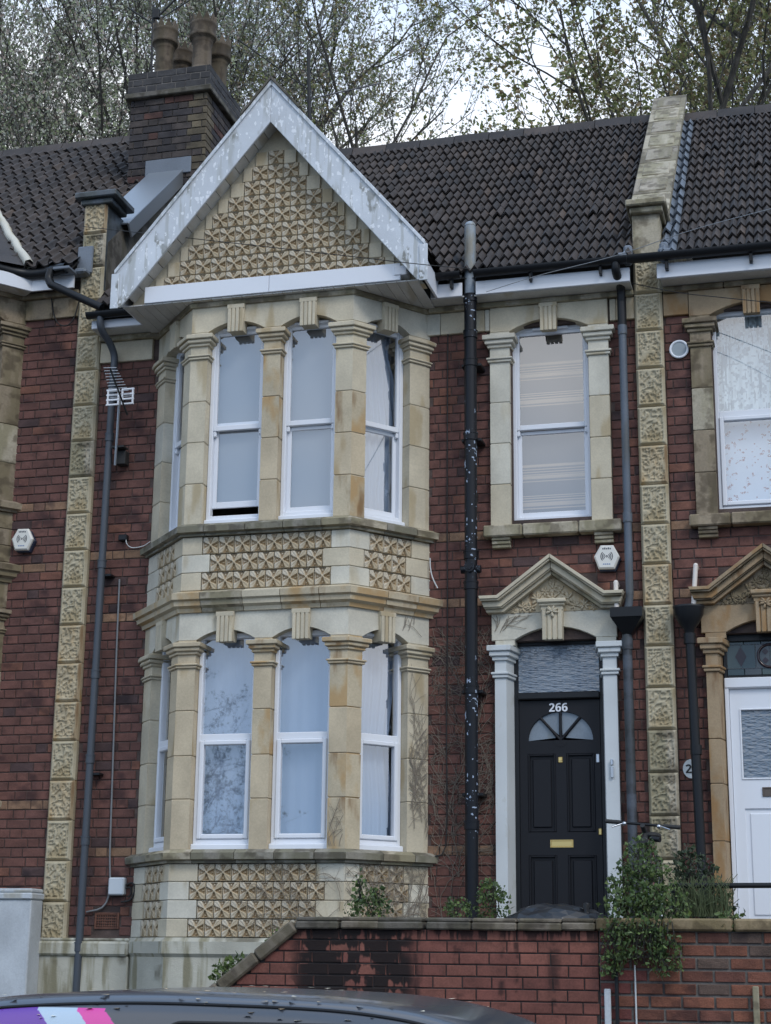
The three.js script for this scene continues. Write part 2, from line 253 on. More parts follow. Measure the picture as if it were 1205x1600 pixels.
const keyGeo = (x, y0, y1, z0, z1, w = 0.17) => { // fluted keystone
  const b = ext([[x - w * 0.42, y0], [x + w * 0.42, y0], [x + w / 2, y1], [x - w / 2, y1]], z0, z1, 0.006), gs = [b];
  for (let i = 0; i < 4; i++) { const c = x + (i - 1.5) * w * 0.235; gs.push(cb(c - w * 0.092, c + w * 0.092, y0 - 0.012, y1 - 0.04, z1 - 0.01, z1 + 0.012, 0.004)); }
  gs.push(cb(x - w / 2, x + w / 2, y1 - 0.045, y1 - 0.002, z1 - 0.01, z1 + 0.012, 0.004)); return merge(gs);
};
function lintelShape(u0, u1, yTop, yS, ops) { // flat top, a shallow arch over each opening [a, b, crown]
  const s = new THREE.Shape(); s.moveTo(u0, yS);
  for (const [a, b, c] of ops) { s.lineTo(a, yS); s.quadraticCurveTo((a + b) / 2, 2 * c - yS, b, yS); }
  s.lineTo(u1, yS); s.lineTo(u1, yTop); s.lineTo(u0, yTop); s.lineTo(u0, yS); return s;
}
const capSteps = (pts, yN, yT) => { // necking band, block and moulded capital on any plan
  const h = yT - yN; return merge([prismY(offset(pts, 0.018), yN, yN + h * 0.1, 0.006), prismY(offset(pts, 0.03), yN + h * 0.1, yN + h * 0.18, 0.006), prismY(pts, yN + h * 0.18, yN + h * 0.56, 0.003), prismY(offset(pts, 0.02), yN + h * 0.54, yN + h * 0.66, 0.005), prismY(offset(pts, 0.042), yN + h * 0.66, yN + h * 0.82, 0.008), prismY(offset(pts, 0.062), yN + h * 0.82, yT, 0.006)]);
};
function pier(parent, pts, ys, yN, yT, mats, R, F) {
  for (let i = 0; i < ys.length - 1; i++) { const m = mesh('stone_block', prismY(pts, ys[i] + 0.001, ys[i + 1] - 0.001, 0.007), mats[Math.floor(R() * mats.length)], parent); if (F) m.applyMatrix4(F); }
  const c = mesh('capital', capSteps(pts, yN, yT), mats[0], parent); if (F) c.applyMatrix4(F);
}
const bars = (x0, x1, y0, y1, w, z0, z1, c = 0.006, wb = w, wt = w) => merge([cb(x0, x0 + w, y0, y1, z0, z1, c), cb(x1 - w, x1, y0, y1, z0, z1, c), cb(x0 + w - 0.002, x1 - w + 0.002, y0, y0 + wb, z0 + 0.001, z1 - 0.001, c), cb(x0 + w - 0.002, x1 - w + 0.002, y1 - wt, y1, z0 + 0.001, z1 - 0.001, c)]);
const pane = (x0, x1, y0, y1, z) => mv(new THREE.PlaneGeometry(x1 - x0, y1 - y0), (x0 + x1) / 2, (y0 + y1) / 2, z);
function windowUnit(house, F, u0, u1, y0, y1, o = {}) {
  const { n = -0.13, type = 'sash', mid = (y0 + y1) / 2, vent = false, open = 0, glass = M.glass } = o, w = part('window', house);
  mesh('frame', bars(u0, u1, y0, y1, 0.04, n - 0.05, n + 0.03, 0.006, 0.045, 0.05), M.white, w);
  const a = u0 + 0.038, b = u1 - 0.038;
  if (type === 'sash') {
    mesh('upper_sash', bars(a, b, mid - 0.02, y1 - 0.045, 0.03, n - 0.02, n + 0.02, 0.005, 0.05, 0.035), M.white, w);
    mesh('pane', pane(a + 0.028, b - 0.028, mid + 0.028, y1 - 0.078, n), glass, w);
    const lo = y0 + 0.04 + open;
    mesh('lower_sash', merge([bars(a, b, lo, mid - 0.022 + open, 0.04, n - 0.045, n - 0.022, 0.005, 0.06, 0.035), cb(a, a + 0.03, mid - 0.075, mid - 0.02, n - 0.02, n + 0.015, 0.008), cb(b - 0.03, b, mid - 0.075, mid - 0.02, n - 0.02, n + 0.015, 0.008)]), M.white, w);
    mesh('pane', pane(a + 0.038, b - 0.038, lo + 0.058, mid - 0.055 + open, n - 0.035), glass, w);
  } else {
    mesh('transom_bar', cb(a, b, mid - 0.03, mid + 0.03, n - 0.03, n + 0.028, 0.006), M.white, w);
    mesh('pane', pane(a, b, mid + 0.028, y1 - 0.048, n), glass, w);
    mesh('casement', bars(a - 0.002, b + 0.002, y0 + 0.046, mid - 0.028, 0.042, n - 0.02, n + 0.045, 0.008), M.white, w);
    mesh('pane', pane(a + 0.038, b - 0.038, y0 + 0.086, mid - 0.068, n + 0.015), glass, w);
  }
  if (vent) mesh('trickle_vent', cb((u0 + u1) / 2 - 0.17, (u0 + u1) / 2 + 0.17, y1 - 0.042, y1 - 0.014, n + 0.028, n + 0.05, 0.006), M.white, w);
  mesh('window_sill', cb(u0 - 0.005, u1 + 0.005, y0 - 0.06, y0 + 0.002, n - 0.04, n + 0.075, 0.01), M.white, w);
  if (F) w.applyMatrix4(F); return w;
}
// ---------- roof tiles ----------
function tileGeo(w, L, prof, n) {
  const o = [], top = (i, t) => [i / n * w, t ? L : 0, prof(i / n) * (t ? 1 : 1.1) + (t ? 0.002 : 0.034)];
  for (let i = 0; i < n; i++) { quad(o, top(i, 0), top(i + 1, 0), top(i + 1, 1), top(i, 1)); const d = (p) => [p[0], p[1] + 0.004, p[2] - 0.026]; quad(o, d(top(i, 0)), d(top(i + 1, 0)), top(i + 1, 0), top(i, 0)); }
  return fromTris(o);
}
function tiledRoof(house, o) {
  const { x0, x1, ye, ze, rows, gauge, pitch, prof, n, tan = 0.92, skip = () => false, seed, max = 300, lead } = o, R = mulberry(seed), roof = part('roof', house);
  const th = Math.atan(tan), S = new THREE.Vector3(0, Math.sin(th), -Math.cos(th)), N = new THREE.Vector3(0, Math.cos(th), Math.sin(th)), B = new THREE.Matrix4().makeBasis(new THREE.Vector3(1, 0, 0), S, N);
  const geos = [0, 1, 2].map(() => tileGeo(pitch, gauge + 0.05, prof, n)), list = [];
  const cols = Math.round((x1 - x0) / pitch), len = rows * gauge;
  for (let r = 0; r < rows; r++) for (let c = 0; c < cols; c++) { const p = new THREE.Vector3(x0 + c * pitch, ye, ze).addScaledVector(S, r * gauge); if (skip(p.x + pitch / 2, p.y, p.z)) continue; list.push({ p, v: seen(p.x, p.y, p.z) ? -camera.position.distanceTo(p) : -1e9, k: Math.floor(R() * R() * 5), g: Math.floor(R() * 3), j: [(R() - 0.5) * 0.05, (R() - 0.5) * (R() < 0.04 ? 0.07 : 0.022), R() * (R() < 0.06 ? 0.03 : 0.01), (R() - 0.5) * 0.04], lead: lead && lead(p.x + pitch / 2) }); }
  const order = list.map((l, i) => i).sort((a, b) => list[b].v - list[a].v), rest = roofMats.map(() => []);
  order.forEach((i, q) => {
    const l = list[i], m4 = B.clone().multiply(new THREE.Matrix4().makeRotationFromEuler(new THREE.Euler(l.j[3] * 0.6, l.j[3], l.j[0]))).setPosition(l.p.clone().addScaledVector(S, l.j[1]).addScaledVector(N, l.j[2]));
    if (q < max && l.v > -1e8) { const m = mesh('roof_tile', geos[l.g], l.lead ? M.lead : roofMats[l.k], roof); m.applyMatrix4(m4); } else (l.lead ? (rest.lead ??= []) : rest[l.k]).push(geos[l.g].clone().applyMatrix4(m4));
  });
  [...rest, rest.lead ?? []].forEach((g, k) => { if (g.length) mesh('tile_field', merge(g), roofMats[k] ?? M.lead, roof).userData.kind = 'stuff'; });
  const e = new THREE.Vector3(0, ye, ze), t = e.clone().addScaledVector(S, len + 0.03);
  mesh('roof_deck', sweepDeck(x0, x1, e, t), M.rubber, roof);
  const rl = 0.42; for (let x = x0; x < x1 - 0.05; x += rl) { const q = Math.min(x + rl - 0.008, x1); mesh('ridge_tile', mv(ridgeGeo(q - x), x, t.y, t.z).rotateY(0), roofMats[Math.floor(R() * 4)], roof).position.y = (R() - 0.5) * 0.012; }
  return { roof, top: t };
}
function sweepDeck(x0, x1, e, t) { const o = [], d = 0.03; const a = [x0, e.y - d, e.z], b = [x1, e.y - d, e.z], c = [x1, t.y - d, t.z], f = [x0, t.y - d, t.z], k = [x1, e.y - 1, t.z * 2 - e.z], l = [x0, e.y - 1, t.z * 2 - e.z]; quad(o, a, b, c, f); quad(o, f, c, k, l); return fromTris(o); }
const ridgeGeo = (w) => { const s = [[-0.15, -0.07], [-0.07, 0.07], [0, 0.1], [0.07, 0.07], [0.15, -0.07], [0.12, -0.07], [0, 0.06], [-0.12, -0.07]]; const g = ext(s, 0, w, 0); g.rotateY(Math.PI / 2); return uvs(g); };

// ---------- canted two-storey bay ----------
function makeBay(house, ox, oy, mt, R, o = {}) {
  const bay = part('bay', house), W0 = [-3.24 + ox, 0], F1 = [-2.62 + ox, 0.69], F2 = [-1.03 + ox, 0.69], W3 = [-0.465 + ox, 0];
  const FL = frame(W0, F1), FF = frame(F1, F2), FR = frame(F2, W3), path = [W0, F1, F2, W3], at = (F, u, n) => { const v = new THREE.Vector3(u, 0, n).applyMatrix4(F); return [v.x, v.z]; };
  const back = [[W3[0], -0.25], [W0[0], -0.25]];
  const core = (d, y0, y1) => prismY([at(FL, 0, -d), ...[F1, F2].map((p, i) => [p[0] + (i ? -d * 0.5 : d * 0.5), p[1] - d]), at(FR, FR.len, -d), ...back], y0 + oy, y1 + oy, 0);
  for (const c of [core(0.06, 5.0, 5.79), core(0.06, 1.2, 2.88), core(0.16, 7.8, 7.95)]) mesh('bay_core', c, mt.core, bay);
  // storeys
  const st = (S) => {
    const y = (v) => v + oy, ys = S.joints.map(y), dp = 0.19;
    const corner = (Fa, Fb, ua, ub, p) => [at(Fa, ua, 0), p, at(Fb, ub, 0), at(Fb, ub, -dp), at(Fa, ua, -dp)];
    const cl = corner(FL, FF, FL.len - 0.165, 0.17, F1), cr = corner(FF, FR, FF.len - 0.16, 0.155, F2);
    const el = [at(FL, -0.06, -0.02), at(FL, 0.05, 0.0), at(FL, 0.235, 0), at(FL, 0.235, -dp), at(FL, 0.0, -dp)], er = [at(FR, FR.len - 0.235, -dp), at(FR, FR.len - 0.235, 0), at(FR, FR.len - 0.05, 0), at(FR, FR.len + 0.06, -0.02), at(FR, FR.len, -dp)];
    const ce = [at(FF, 0.725, 0), at(FF, 0.89, 0), at(FF, 0.89, -dp), at(FF, 0.725, -dp)];
    [el, cl, ce, cr, er].forEach((pts, i) => { pier(bay, pts, ys, y(S.neck), y(S.cap), S.mats[i], R); mesh('impost', prismY(pts, y(S.cap), y(S.spring) + 0.001, 0.004), S.mats[i][0], bay); });
    const lin = (F, ops, mats) => { const L = F.len; const m = mesh('lintel', ext(lintelShape(0.0, L, y(S.top), y(S.spring) + 0.003, ops.map((p) => [p[0], p[1], y(S.crown)])), -0.17, 0.0, 0), mats, bay); m.applyMatrix4(F); for (const p of ops) { const k = mesh('keystone', keyGeo((p[0] + p[1]) / 2, y(S.spring) - 0.02, y(S.top) - 0.004, -0.1, 0.035), S.key, bay); k.applyMatrix4(F); } };
    lin(FL, [[0.235, FL.len - 0.165]], S.lin[0]); lin(FF, [[0.17, 0.725], [0.89, FF.len - 0.16]], S.lin[1]); lin(FR, [[0.155, FR.len - 0.235]], S.lin[2]);
    for (const [F, a, b, w] of [[FL, 0.235, FL.len - 0.165, S.win[0]], [FF, 0.17, 0.725, S.win[1]], [FF, 0.89, FF.len - 0.16, S.win[2]], [FR, 0.155, FR.len - 0.235, S.win[3]]]) windowUnit(house, F, a + 0.002, b - 0.002, y(S.sill) + 0.055, y(S.crown) - 0.02, { ...w, mid: y(S.mid) });
  };
  st({ joints: [5.8, 6.19, 6.59, 6.99, 7.41], neck: 7.405, cap: 7.645, spring: 7.675, crown: 7.765, top: 7.925, sill: 5.8, mid: 6.745, key: mt.key, mats: mt.up, lin: mt.linUp, win: o.up ?? [{}, { vent: true, open: 0.05 }, { vent: true }, { vent: true }] });
  st({ joints: [2.87, 3.31, 3.69, 4.09, 4.475], neck: 4.47, cap: 4.7, spring: 4.725, crown: 4.815, top: 4.975, sill: 2.87, mid: 3.86, key: mt.key, mats: mt.low, lin: mt.linLow, win: (o.low ?? [{}, {}, {}, { vent: true }]).map((w) => ({ type: 'casement', n: -0.12, ...w })) });
  // sills and string mouldings, cut into stones
  const stones = (name, prof, mats, cuts) => { // cuts: list of plan paths
    for (const p of cuts) mesh(name, sweep(prof.map(([a, b]) => [a, b + oy]), p), mats[Math.floor(R() * mats.length)], bay);
  };
  const g = 0.003, q = (F, a, b) => [at(F, a + g, 0), at(F, b - g, 0)], cuts = [[at(FL, -0.12, 0), at(FL, 0.5, 0)], [at(FL, 0.5 + g, 0), F1, at(FF, 0.22 - g, 0)], q(FF, 0.22, 0.62), q(FF, 0.62, 0.98), q(FF, 0.98, 1.34), [at(FF, 1.34 + g, 0), F2, at(FR, 0.36 - g, 0)], q(FR, 0.36, 0.7), [at(FR, 0.7 + g, 0), at(FR, FR.len + 0.12, 0)]];
  const sill = (t) => [[-0.1, t - 0.115], [0.03, t - 0.115], [0.03, t - 0.095], [0.07, t - 0.085], [0.075, t - 0.03], [0.02, t], [-0.1, t + 0.012]];
  stones('sill_stone', sill(5.8), mt.sill, cuts); stones('sill_stone', sill(2.875), mt.sill, cuts);
  stones('cornice_stone', [[-0.1, 4.975], [0.025, 4.975], [0.035, 5.01], [0.07, 5.03], [0.075, 5.07], [0.1, 5.085], [0.105, 5.14], [0.0, 5.178], [-0.1, 5.18]], mt.cornice, cuts);
  stones('cornice_stone', [[-0.1, 7.925], [0.02, 7.925], [0.035, 7.95], [0.035, 7.968], [-0.1, 7.968]], [mt.dark], [[at(FL, -0.05, 0), F1, F2, at(FR, FR.len + 0.05, 0)]]);
  // flower-tile panels with plain stones round the corners
  const panel = (yb, rows, h, counts) => {
    for (let r = 0; r < rows; r++) {
      const y0 = yb + oy + r * h, wide = counts[r], pt = 0.153, fu0 = FF.len / 2 - wide * pt / 2 + 0.01;
      flowerRow(bay, FF, fu0, wide, pt, y0 + 0.004, -0.008, mt.tile, R, h - 0.008);
      const cu = r % 2 ? 0.16 : 0.22, n = 3, pc = 0.155; flowerRow(bay, FR, cu, n, pc, y0 + 0.004, -0.008, mt.tile, R, h - 0.008); flowerRow(bay, FL, FL.len - cu - n * pc, n, pc, y0 + 0.004, -0.008, mt.tile, R, h - 0.008);
      const blk = (pts) => mesh('stone_block', prismY(pts, y0 + 0.002, y0 + h - 0.002, 0.005), mt.plain[Math.floor(R() * mt.plain.length)], bay), dd = -0.1;
      blk([at(FL, -0.04, 0), at(FL, FL.len - cu - n * pc - 0.004, 0), at(FL, FL.len - cu - n * pc - 0.004, dd), at(FL, 0, dd)]);
      blk([at(FL, FL.len - cu + 0.004, 0), F1, at(FF, fu0 - 0.004, 0), at(FF, fu0 - 0.004, dd), at(FL, FL.len - cu + 0.004, dd)]);
      blk([at(FF, fu0 + wide * pt + 0.004, 0), F2, at(FR, cu - 0.004, 0), at(FR, cu - 0.004, dd), at(FF, fu0 + wide * pt + 0.004, dd)]);
      blk([at(FR, cu + n * pc + 0.004, 0), at(FR, FR.len + 0.04, 0), at(FR, FR.len, dd), at(FR, cu + n * pc + 0.004, dd)]);
    }
  };
  panel(5.18, 3, 0.168, [8, 7, 8]); panel(2.135, 4, 0.156, [8, 7, 8, 7]);
  // rendered plinth
  mesh('plinth', merge([sweep([[-0.1, 1.3], [0.015, 1.3], [0.02, 1.97], [0.045, 2.0], [0.045, 2.1], [0.01, 2.134], [-0.1, 2.134]].map(([a, b]) => [a, b + oy]), path)]), M.render, bay);
  return { FL, FF, FR, at, W0, F1, F2, W3 };
}
// ---------- flat-wall window and doorway of the entrance side ----------
function wallWindow(house, dx, mt, R, type) {
  const g = part('window_surround', house), Y = (py) => P(780, py, 0.05).y, ys = [5.8, Y(757), Y(693), Y(629), Y(566)], nk = Y(566) - 0.004, cp = 7.645;
  for (const [a, b, k] of [[0.125, 0.31, 0], [1.05, 1.235, 1]]) { const pts = rectXZ(a + dx, b + dx, -0.16, 0.05); pier(g, pts, ys, nk, cp, mt.pier[k], R); mesh('impost', prismY(pts, cp, 7.682, 0.004), mt.pier[k][0], g); }
  mesh('lintel', ext(lintelShape(0.125 + dx, 1.235 + dx, 7.93, 7.685, [[0.31 + dx, 1.05 + dx, 7.785]]), -0.12, 0.045, 0.004), mt.lin, g);
  mesh('keystone', keyGeo(0.685 + dx, 7.66, 7.926, 0, 0.085), mt.key, g);
  for (const [a, b] of [[0.062, 0.42], [0.424, 0.93], [0.934, 1.32]]) mesh('sill_stone', cb(a + dx, b + dx, 5.69, 5.798, -0.2, 0.11, 0.012), mt.sill, g);
  for (const x of [0.22, 1.155]) mesh('sill_bracket', merge([0, 1, 2].map((i) => cb(x - 0.085 + dx, x + 0.085 + dx, 5.66 - i * 0.033, 5.69 - i * 0.033, -0.02, 0.08 - i * 0.014, 0.005))), mt.sill, g);
  windowUnit(house, null, 0.312 + dx, 1.048 + dx, 5.855, 7.75, { type, mid: 6.76, vent: type === 'sash', n: -0.1 });
}
function rosette(x, y, z, r, n, R) { const gs = []; for (let i = 0; i < n; i++) { const a = i / n * 6.283 + R(), s = new THREE.SphereGeometry(1, 6, 4); s.scale(r * 0.55, r * 0.22, r * 0.3).rotateX(0.3).translate(r * 0.55, 0, 0).rotateZ(a).translate(x, y, z); gs.push(s); } const c = new THREE.SphereGeometry(r * 0.22, 6, 4); c.translate(x, y, z + r * 0.2); gs.push(c); return merge(gs); }
function doorway(house, dx, mt, R, white) {
  const g = part('door_surround', house), cx = 0.686 + dx;
  for (const [a, b] of [[0.16, 0.335], [1.065, 1.24]]) {
    const lf = a < 0.5, pts = (lf ? [[0.155, -0.18], [0.298, -0.18], [0.293, -0.11], [0.258, 0.06], [0.155, 0.06]] : [[1.088, -0.18], [1.24, -0.18], [1.24, 0.06], [1.122, 0.06], [1.092, -0.11]]).map(([x, z]) => [x + dx, z]);
    if (white) { mesh('column', merge([prismY(pts, 2.3, 4.4, 0.006), prismY(offset(pts, 0.012), 2.16, 2.3, 0.006)]), mt.col, g); } else for (const [p, q] of [[2.16, 2.5], [2.5, 2.96], [2.96, 3.44], [3.44, 3.82], [3.82, 4.4]]) mesh('stone_block', prismY(pts, p + 0.001, q - 0.001, 0.007), mt.blocks[Math.floor(R() * mt.blocks.length)], g);
    mesh('capital', capSteps(pts, 4.4, 4.69), mt.col, g); mesh('impost', prismY(rectXZ(a + dx, b + dx, -0.18, 0.05), 4.69, 4.74, 0.003), mt.lin, g);
  }
  mesh('lintel', ext(lintelShape(0.125 + dx, 1.25 + dx, 4.985, 4.742, [[0.335 + dx, 1.065 + dx, 4.85]]), -0.15, 0.05, 0.004), mt.lin, g);
  const path = (t) => [[-0.645 + 0.4 * t, 5.12 - t], [-0.48 + 0.33 * t, 5.12 - t], [0, 5.476 - 1.245 * t], [0.48 - 0.33 * t, 5.12 - t], [0.645 - 0.4 * t, 5.12 - t]].map(([x, y]) => [x + cx, y]);
  for (const [a, b, z] of [[0, 0.03, 0.23], [0.03, 0.045, 0.215], [0.045, 0.095, 0.17], [0.095, 0.105, 0.155], [0.105, 0.135, 0.12]]) { const p = path(a), q = path(b); for (const [l, r] of [[0, 2], [2, 4]]) mesh('raking_cornice', ext([...p.slice(l, r + 1).map(([x, y]) => [x + (l ? 0.002 : -0.002), y]), ...q.slice(l, r + 1).reverse().map(([x, y]) => [x + (l ? 0.002 : -0.002), y + 0.001])], -0.05, z, 0.003), mt.ped[Math.floor(R() * mt.ped.length)], g); }
  const q = path(0.135); mesh('tympanum', ext([q[1], q[2], q[3]], -0.05, 0.055, 0), mt.tymp, g);
  const ros = [[0, 5.2, 0.06], [-0.14, 5.1, 0.065], [0.14, 5.1, 0.065], [-0.28, 5.035, 0.055], [0.28, 5.035, 0.055], [0, 5.1, 0.07], [-0.36, 5.01, 0.035], [0.36, 5.01, 0.035], [-0.2, 5.03, 0.05], [0.2, 5.03, 0.05], [-0.07, 5.17, 0.05], [0.07, 5.17, 0.05], [0.0, 5.265, 0.035]];
  mesh('carved_foliage', merge(ros.map(([x, y, r]) => rosette(cx + x, y, 0.055, r, 7, R))), mt.tymp, g);
  mesh('keystone', merge([keyGeo(cx, 4.73, 5.03, 0, 0.12, 0.2), cb(cx - 0.13, cx + 0.13, 5.045, 5.085, 0, 0.17, 0.01), cb(cx - 0.115, cx + 0.115, 5.02, 5.047, 0, 0.15, 0.008), rosette(cx, 4.97, 0.14, 0.055, 8, R)]), mt.key, g);
  return g;
}

// ---------- ground ----------
{
  const flat = (x0, x1, z0, z1, y) => uvs(new THREE.PlaneGeometry(x1 - x0, z1 - z0).rotateX(-Math.PI / 2).translate((x0 + x1) / 2, y, (z0 + z1) / 2), false);
  structure('road', flat(-300, 300, 4.6, 300, 0), M.asphalt);
  structure('pavement', uvs(new THREE.BoxGeometry(120, 0.3, 2.0).translate(0, -0.03, 3.45), false), M.paving);
  structure('kerb', cb(-60, 60, -0.1, 0.125, 4.455, 4.61, 0.02), M.moss);
  structure('front_yard', uvs(new THREE.BoxGeometry(40, 0.3, 2.4).translate(-20.6, 1.15, 1.15), false), M.earth);
  structure('terrace', uvs(new THREE.BoxGeometry(30, 1.9, 2.42).translate(14.45, 1.21, 0.965), false), M.paving);
  // wooded hill behind the houses
  const g = new THREE.PlaneGeometry(600, 290, 60, 40).rotateX(-Math.PI / 2).translate(0, 0, -155), p = g.attributes.position;
  for (let i = 0; i < p.count; i++) { const x = p.getX(i), z = p.getZ(i); p.setY(i, 1.5 + 9.5 * smooth(-11, -30, z) + 14 * smooth(-30, -120, z) + 1.2 * fbm(x / 200 + 3, z / 200 + 3, 30, 30, 5, 3)); }
  g.computeVertexNormals(); structure('hill', g, M.earth);
}
// ---------- the house with the black door ----------
const palette = (a, b) => (t) => L3(a, b, t);
const DK = [0.168, 0.076, 0.062], RD = [0.215, 0.09, 0.066], OR = [0.235, 0.1, 0.066], BU = [0.34, 0.2, 0.12];
const CO = 0.0885, YR = 5.687;
const jit = (c, R, a = 0.25) => { const k = 1 - a / 2 + R() * a; return c.map((v) => v * k); };
const wallCol = (bands, red) => (k, x, y, R) => { if (bands.includes(k)) return jit(R() < 0.75 ? BU : [0.24, 0.13, 0.09], R); const t = R(), w = red(x, y); return jit(t < 0.04 ? [0.1, 0.058, 0.055] : t > 0.965 - w * 0.1 ? OR : L3(DK, RD, clamp(R() * 0.55 + w)), R, 0.22); };
const PR = (px, py, c) => { const a = P(px, py, 0), d = a.clone().sub(camera.position), o = camera.position; const t = (c - o.y - 0.92 * o.z) / (d.y + 0.92 * d.z); return o.clone().addScaledVector(d, t); };
const TH = Math.atan(0.92), SL = new THREE.Vector3(0, Math.sin(TH), -Math.cos(TH)), NR = new THREE.Vector3(0, Math.cos(TH), Math.sin(TH));
const roofFrame = (x, y, z) => new THREE.Matrix4().makeBasis(new THREE.Vector3(1, 0, 0), SL, NR).setPosition(x, y, z);
function halfGutter(x0, x1, y, z, r = 0.058) { const s = new THREE.Shape(); s.absarc(0, 0, r, Math.PI, 2 * Math.PI, false); s.lineTo(r - 0.006, 0); s.absarc(0, 0, r - 0.006, 2 * Math.PI, Math.PI, true); s.lineTo(-r, 0); const g = new THREE.ExtrudeGeometry(s, { depth: x1 - x0, bevelEnabled: false, curveSegments: 10 }); g.rotateY(Math.PI / 2); return g.translate(x0, y, z); }
const mid = thing('terraced_house', 'red brick terraced house with white gabled bay and black door numbered 266', 'house');
{
  const R = mulberry(77), H = mid;
  const rect = (a, b, c, d) => [[a, c], [b, c], [b, d], [a, d]];
  mesh('wall', ext(rect(-3.95, 1.6, 1.2, 7.97), -0.3, -0.009, 0, [rect(-3.12, -0.6, 5.82, 7.9), rect(-3.12, -0.6, 2.9, 4.95), rect(0.32, 1.04, 5.86, 7.74), rect(0.2, 1.2, 2.16, 4.74)]), M.mortar, H);
  const room = []; for (const [y0, y1] of [[1.9, 2.17], [5.05, 5.4], [7.98, 8.1]]) room.push(uvs(new THREE.BoxGeometry(5.4, y1 - y0, 3.6).translate(-1.17, (y0 + y1) / 2, -2.1)));
  room.push(uvs(new THREE.BoxGeometry(5.4, 6.6, 0.1).translate(-1.17, 5, -3.7)), uvs(new THREE.BoxGeometry(0.1, 6.6, 3.5).translate(0.05, 5, -2.05)), uvs(new THREE.BoxGeometry(0.15, 6.6, 3.5).translate(-3.9, 5, -2.05)), uvs(new THREE.BoxGeometry(0.15, 6.6, 3.5).translate(1.55, 5, -2.05)));
  mesh('room_walls', merge(room), M.room, H);
  brickWall(H, { x0: -3.864, x1: 1.482, y0: 2.13, y1: 7.712, z: 0, course: CO, yref: YR, seed: 4, col: wallCol([0, -7, -32], (x, y) => (x > -0.45 ? 0.12 : 0) + (x > -0.45 && y < 4.9 ? 0.3 : 0) + (x > 0 && y < 5.7 && y > 4.9 ? 0.3 : 0)), holes: [[-3.235, -0.47, 2, 8], [0.12, 1.24, 5.7, 7.72], [0.155, 1.245, 2.1, 4.99], [0.3, 1.08, 4.98, 5.3], [-3.61, -3.362, 2.205, 2.36]], vis: (x, y) => y > 2.3 && !(x > -0.1 && x < 0.045) });
  // air brick
  mesh('air_brick', merge([bars(-3.607, -3.365, 2.208, 2.357, 0.018, -0.02, 0.006, 0.003), ...Array.from({ length: 5 }, (_, i) => cb(-3.59, -3.38, 2.232 + i * 0.025, 2.24 + i * 0.025, -0.018, 0.002, 0.002)), ...Array.from({ length: 9 }, (_, i) => cb(-3.575 + i * 0.022, -3.567 + i * 0.022, 2.22, 2.345, -0.018, 0.001, 0.002))]), std(0.2, 0.09, 0.06, { map: T.brick }), H);
  // stone frieze under the eaves
  for (const [a, b, m] of [[-3.862, -3.3, 'cream'], [-0.49, -0.36, 'pale'], [-0.356, 0.07, 'cream'], [0.074, 0.121, 'pale'], [1.254, 1.31, 'cream'], [1.314, 1.48, 'buff']]) mesh('frieze_stone', cb(a, b, 7.714, 7.928, -0.1, 0.03, 0.005), M[m], H);
  mesh('eaves_moulding', merge([cb(-0.47, 1.482, 7.93, 7.985, -0.1, 0.08, 0.01), cb(-3.862, -3.2, 7.93, 7.985, -0.1, 0.08, 0.01)]), M.moss, H);
  // plinth between quoin and bay, right foot
  mesh('plinth', merge([cb(-4.15, -3.22, 1.2, 1.97, -0.1, 0.1, 0.01), cb(-4.17, -3.22, 1.97, 2.1, -0.1, 0.13, 0.02), cb(-4.16, -3.22, 2.1, 2.128, -0.1, 0.09, 0.012)]), M.render, H);
  const up = M.stain, mt = { core: M.cream, key: M.cream, dark: M.moss, tile: M.tilec, plain: [M.pale, M.pale, M.cream], sill: [M.sill, M.sill, M.moss], cornice: [M.moss, M.stain, M.cream],
    up: [[M.cream, M.cream, M.pale], [M.cream, M.stain, M.cream], [M.buff, M.stain], [M.cream, M.stain, M.buff], [M.cream, M.cream, M.pale]], low: [[M.cream], [M.buff, M.cream], [M.stain, M.buff], [M.stain, M.buff], [M.cream]], linUp: [M.cream, M.cream, M.pale], linLow: [M.pale, M.pale, M.pale] };
  const bay = makeBay(H, 0, 0, mt, R, { up: [{}, { vent: true, open: 0.09 }, { vent: true }, { vent: true }] }); mid.bay = bay;
  wallWindow(H, 0, { pier: [[M.pale, M.cream], [M.pale, M.cream]], lin: M.cream, key: M.cream, sill: M.moss }, R, 'sash');
  doorway(H, 0, { col: M.whitep, lin: M.pale, ped: [M.cream, M.cream, M.moss], tymp: M.stain, key: M.cream }, R, true);
  // front door
  const d = part('front_door', H), z = -0.13;
  mesh('door_frame', merge([cb(0.25, 0.335, 2.17, 4.76, z - 0.07, z + 0.005, 0.004), cb(1.06, 1.13, 2.17, 4.76, z - 0.07, z + 0.005, 0.004), cb(0.33, 1.065, 4.222, 4.285, z - 0.06, z + 0.05, 0.01), cb(0.25, 1.13, 4.71, 4.9, z - 0.07, z + 0.04, 0.004)]), M.black, d);
  const fan = (r0, c = 24) => { const a = []; for (let i = 0; i <= c; i++) { const t = Math.PI * i / c; a.push([0.705 + Math.cos(t) * r0, 3.86 + Math.sin(t) * r0 * 0.88]); } return a; };
  const pan = [[0.41, 0.658, 3.06, 3.74], [0.755, 1.003, 3.06, 3.74], [0.41, 0.658, 2.33, 2.86], [0.755, 1.003, 2.33, 2.86]];
  mesh('door_leaf', ext(rect(0.337, 1.058, 2.18, 4.218), z - 0.04, z, 0.002, [fan(0.29), ...pan.map((p) => rect(...p))]), M.door, d);
  for (const [a, b, c, e] of pan) mesh('door_panel', merge([cb(a, b, c, e, z - 0.045, z - 0.02, 0.002), bars(a, b, c, e, 0.018, z - 0.025, z + 0.004, 0.006), cb(a + 0.04, b - 0.04, c + 0.04, e - 0.04, z - 0.03, z - 0.006, 0.012)]), M.door, d);
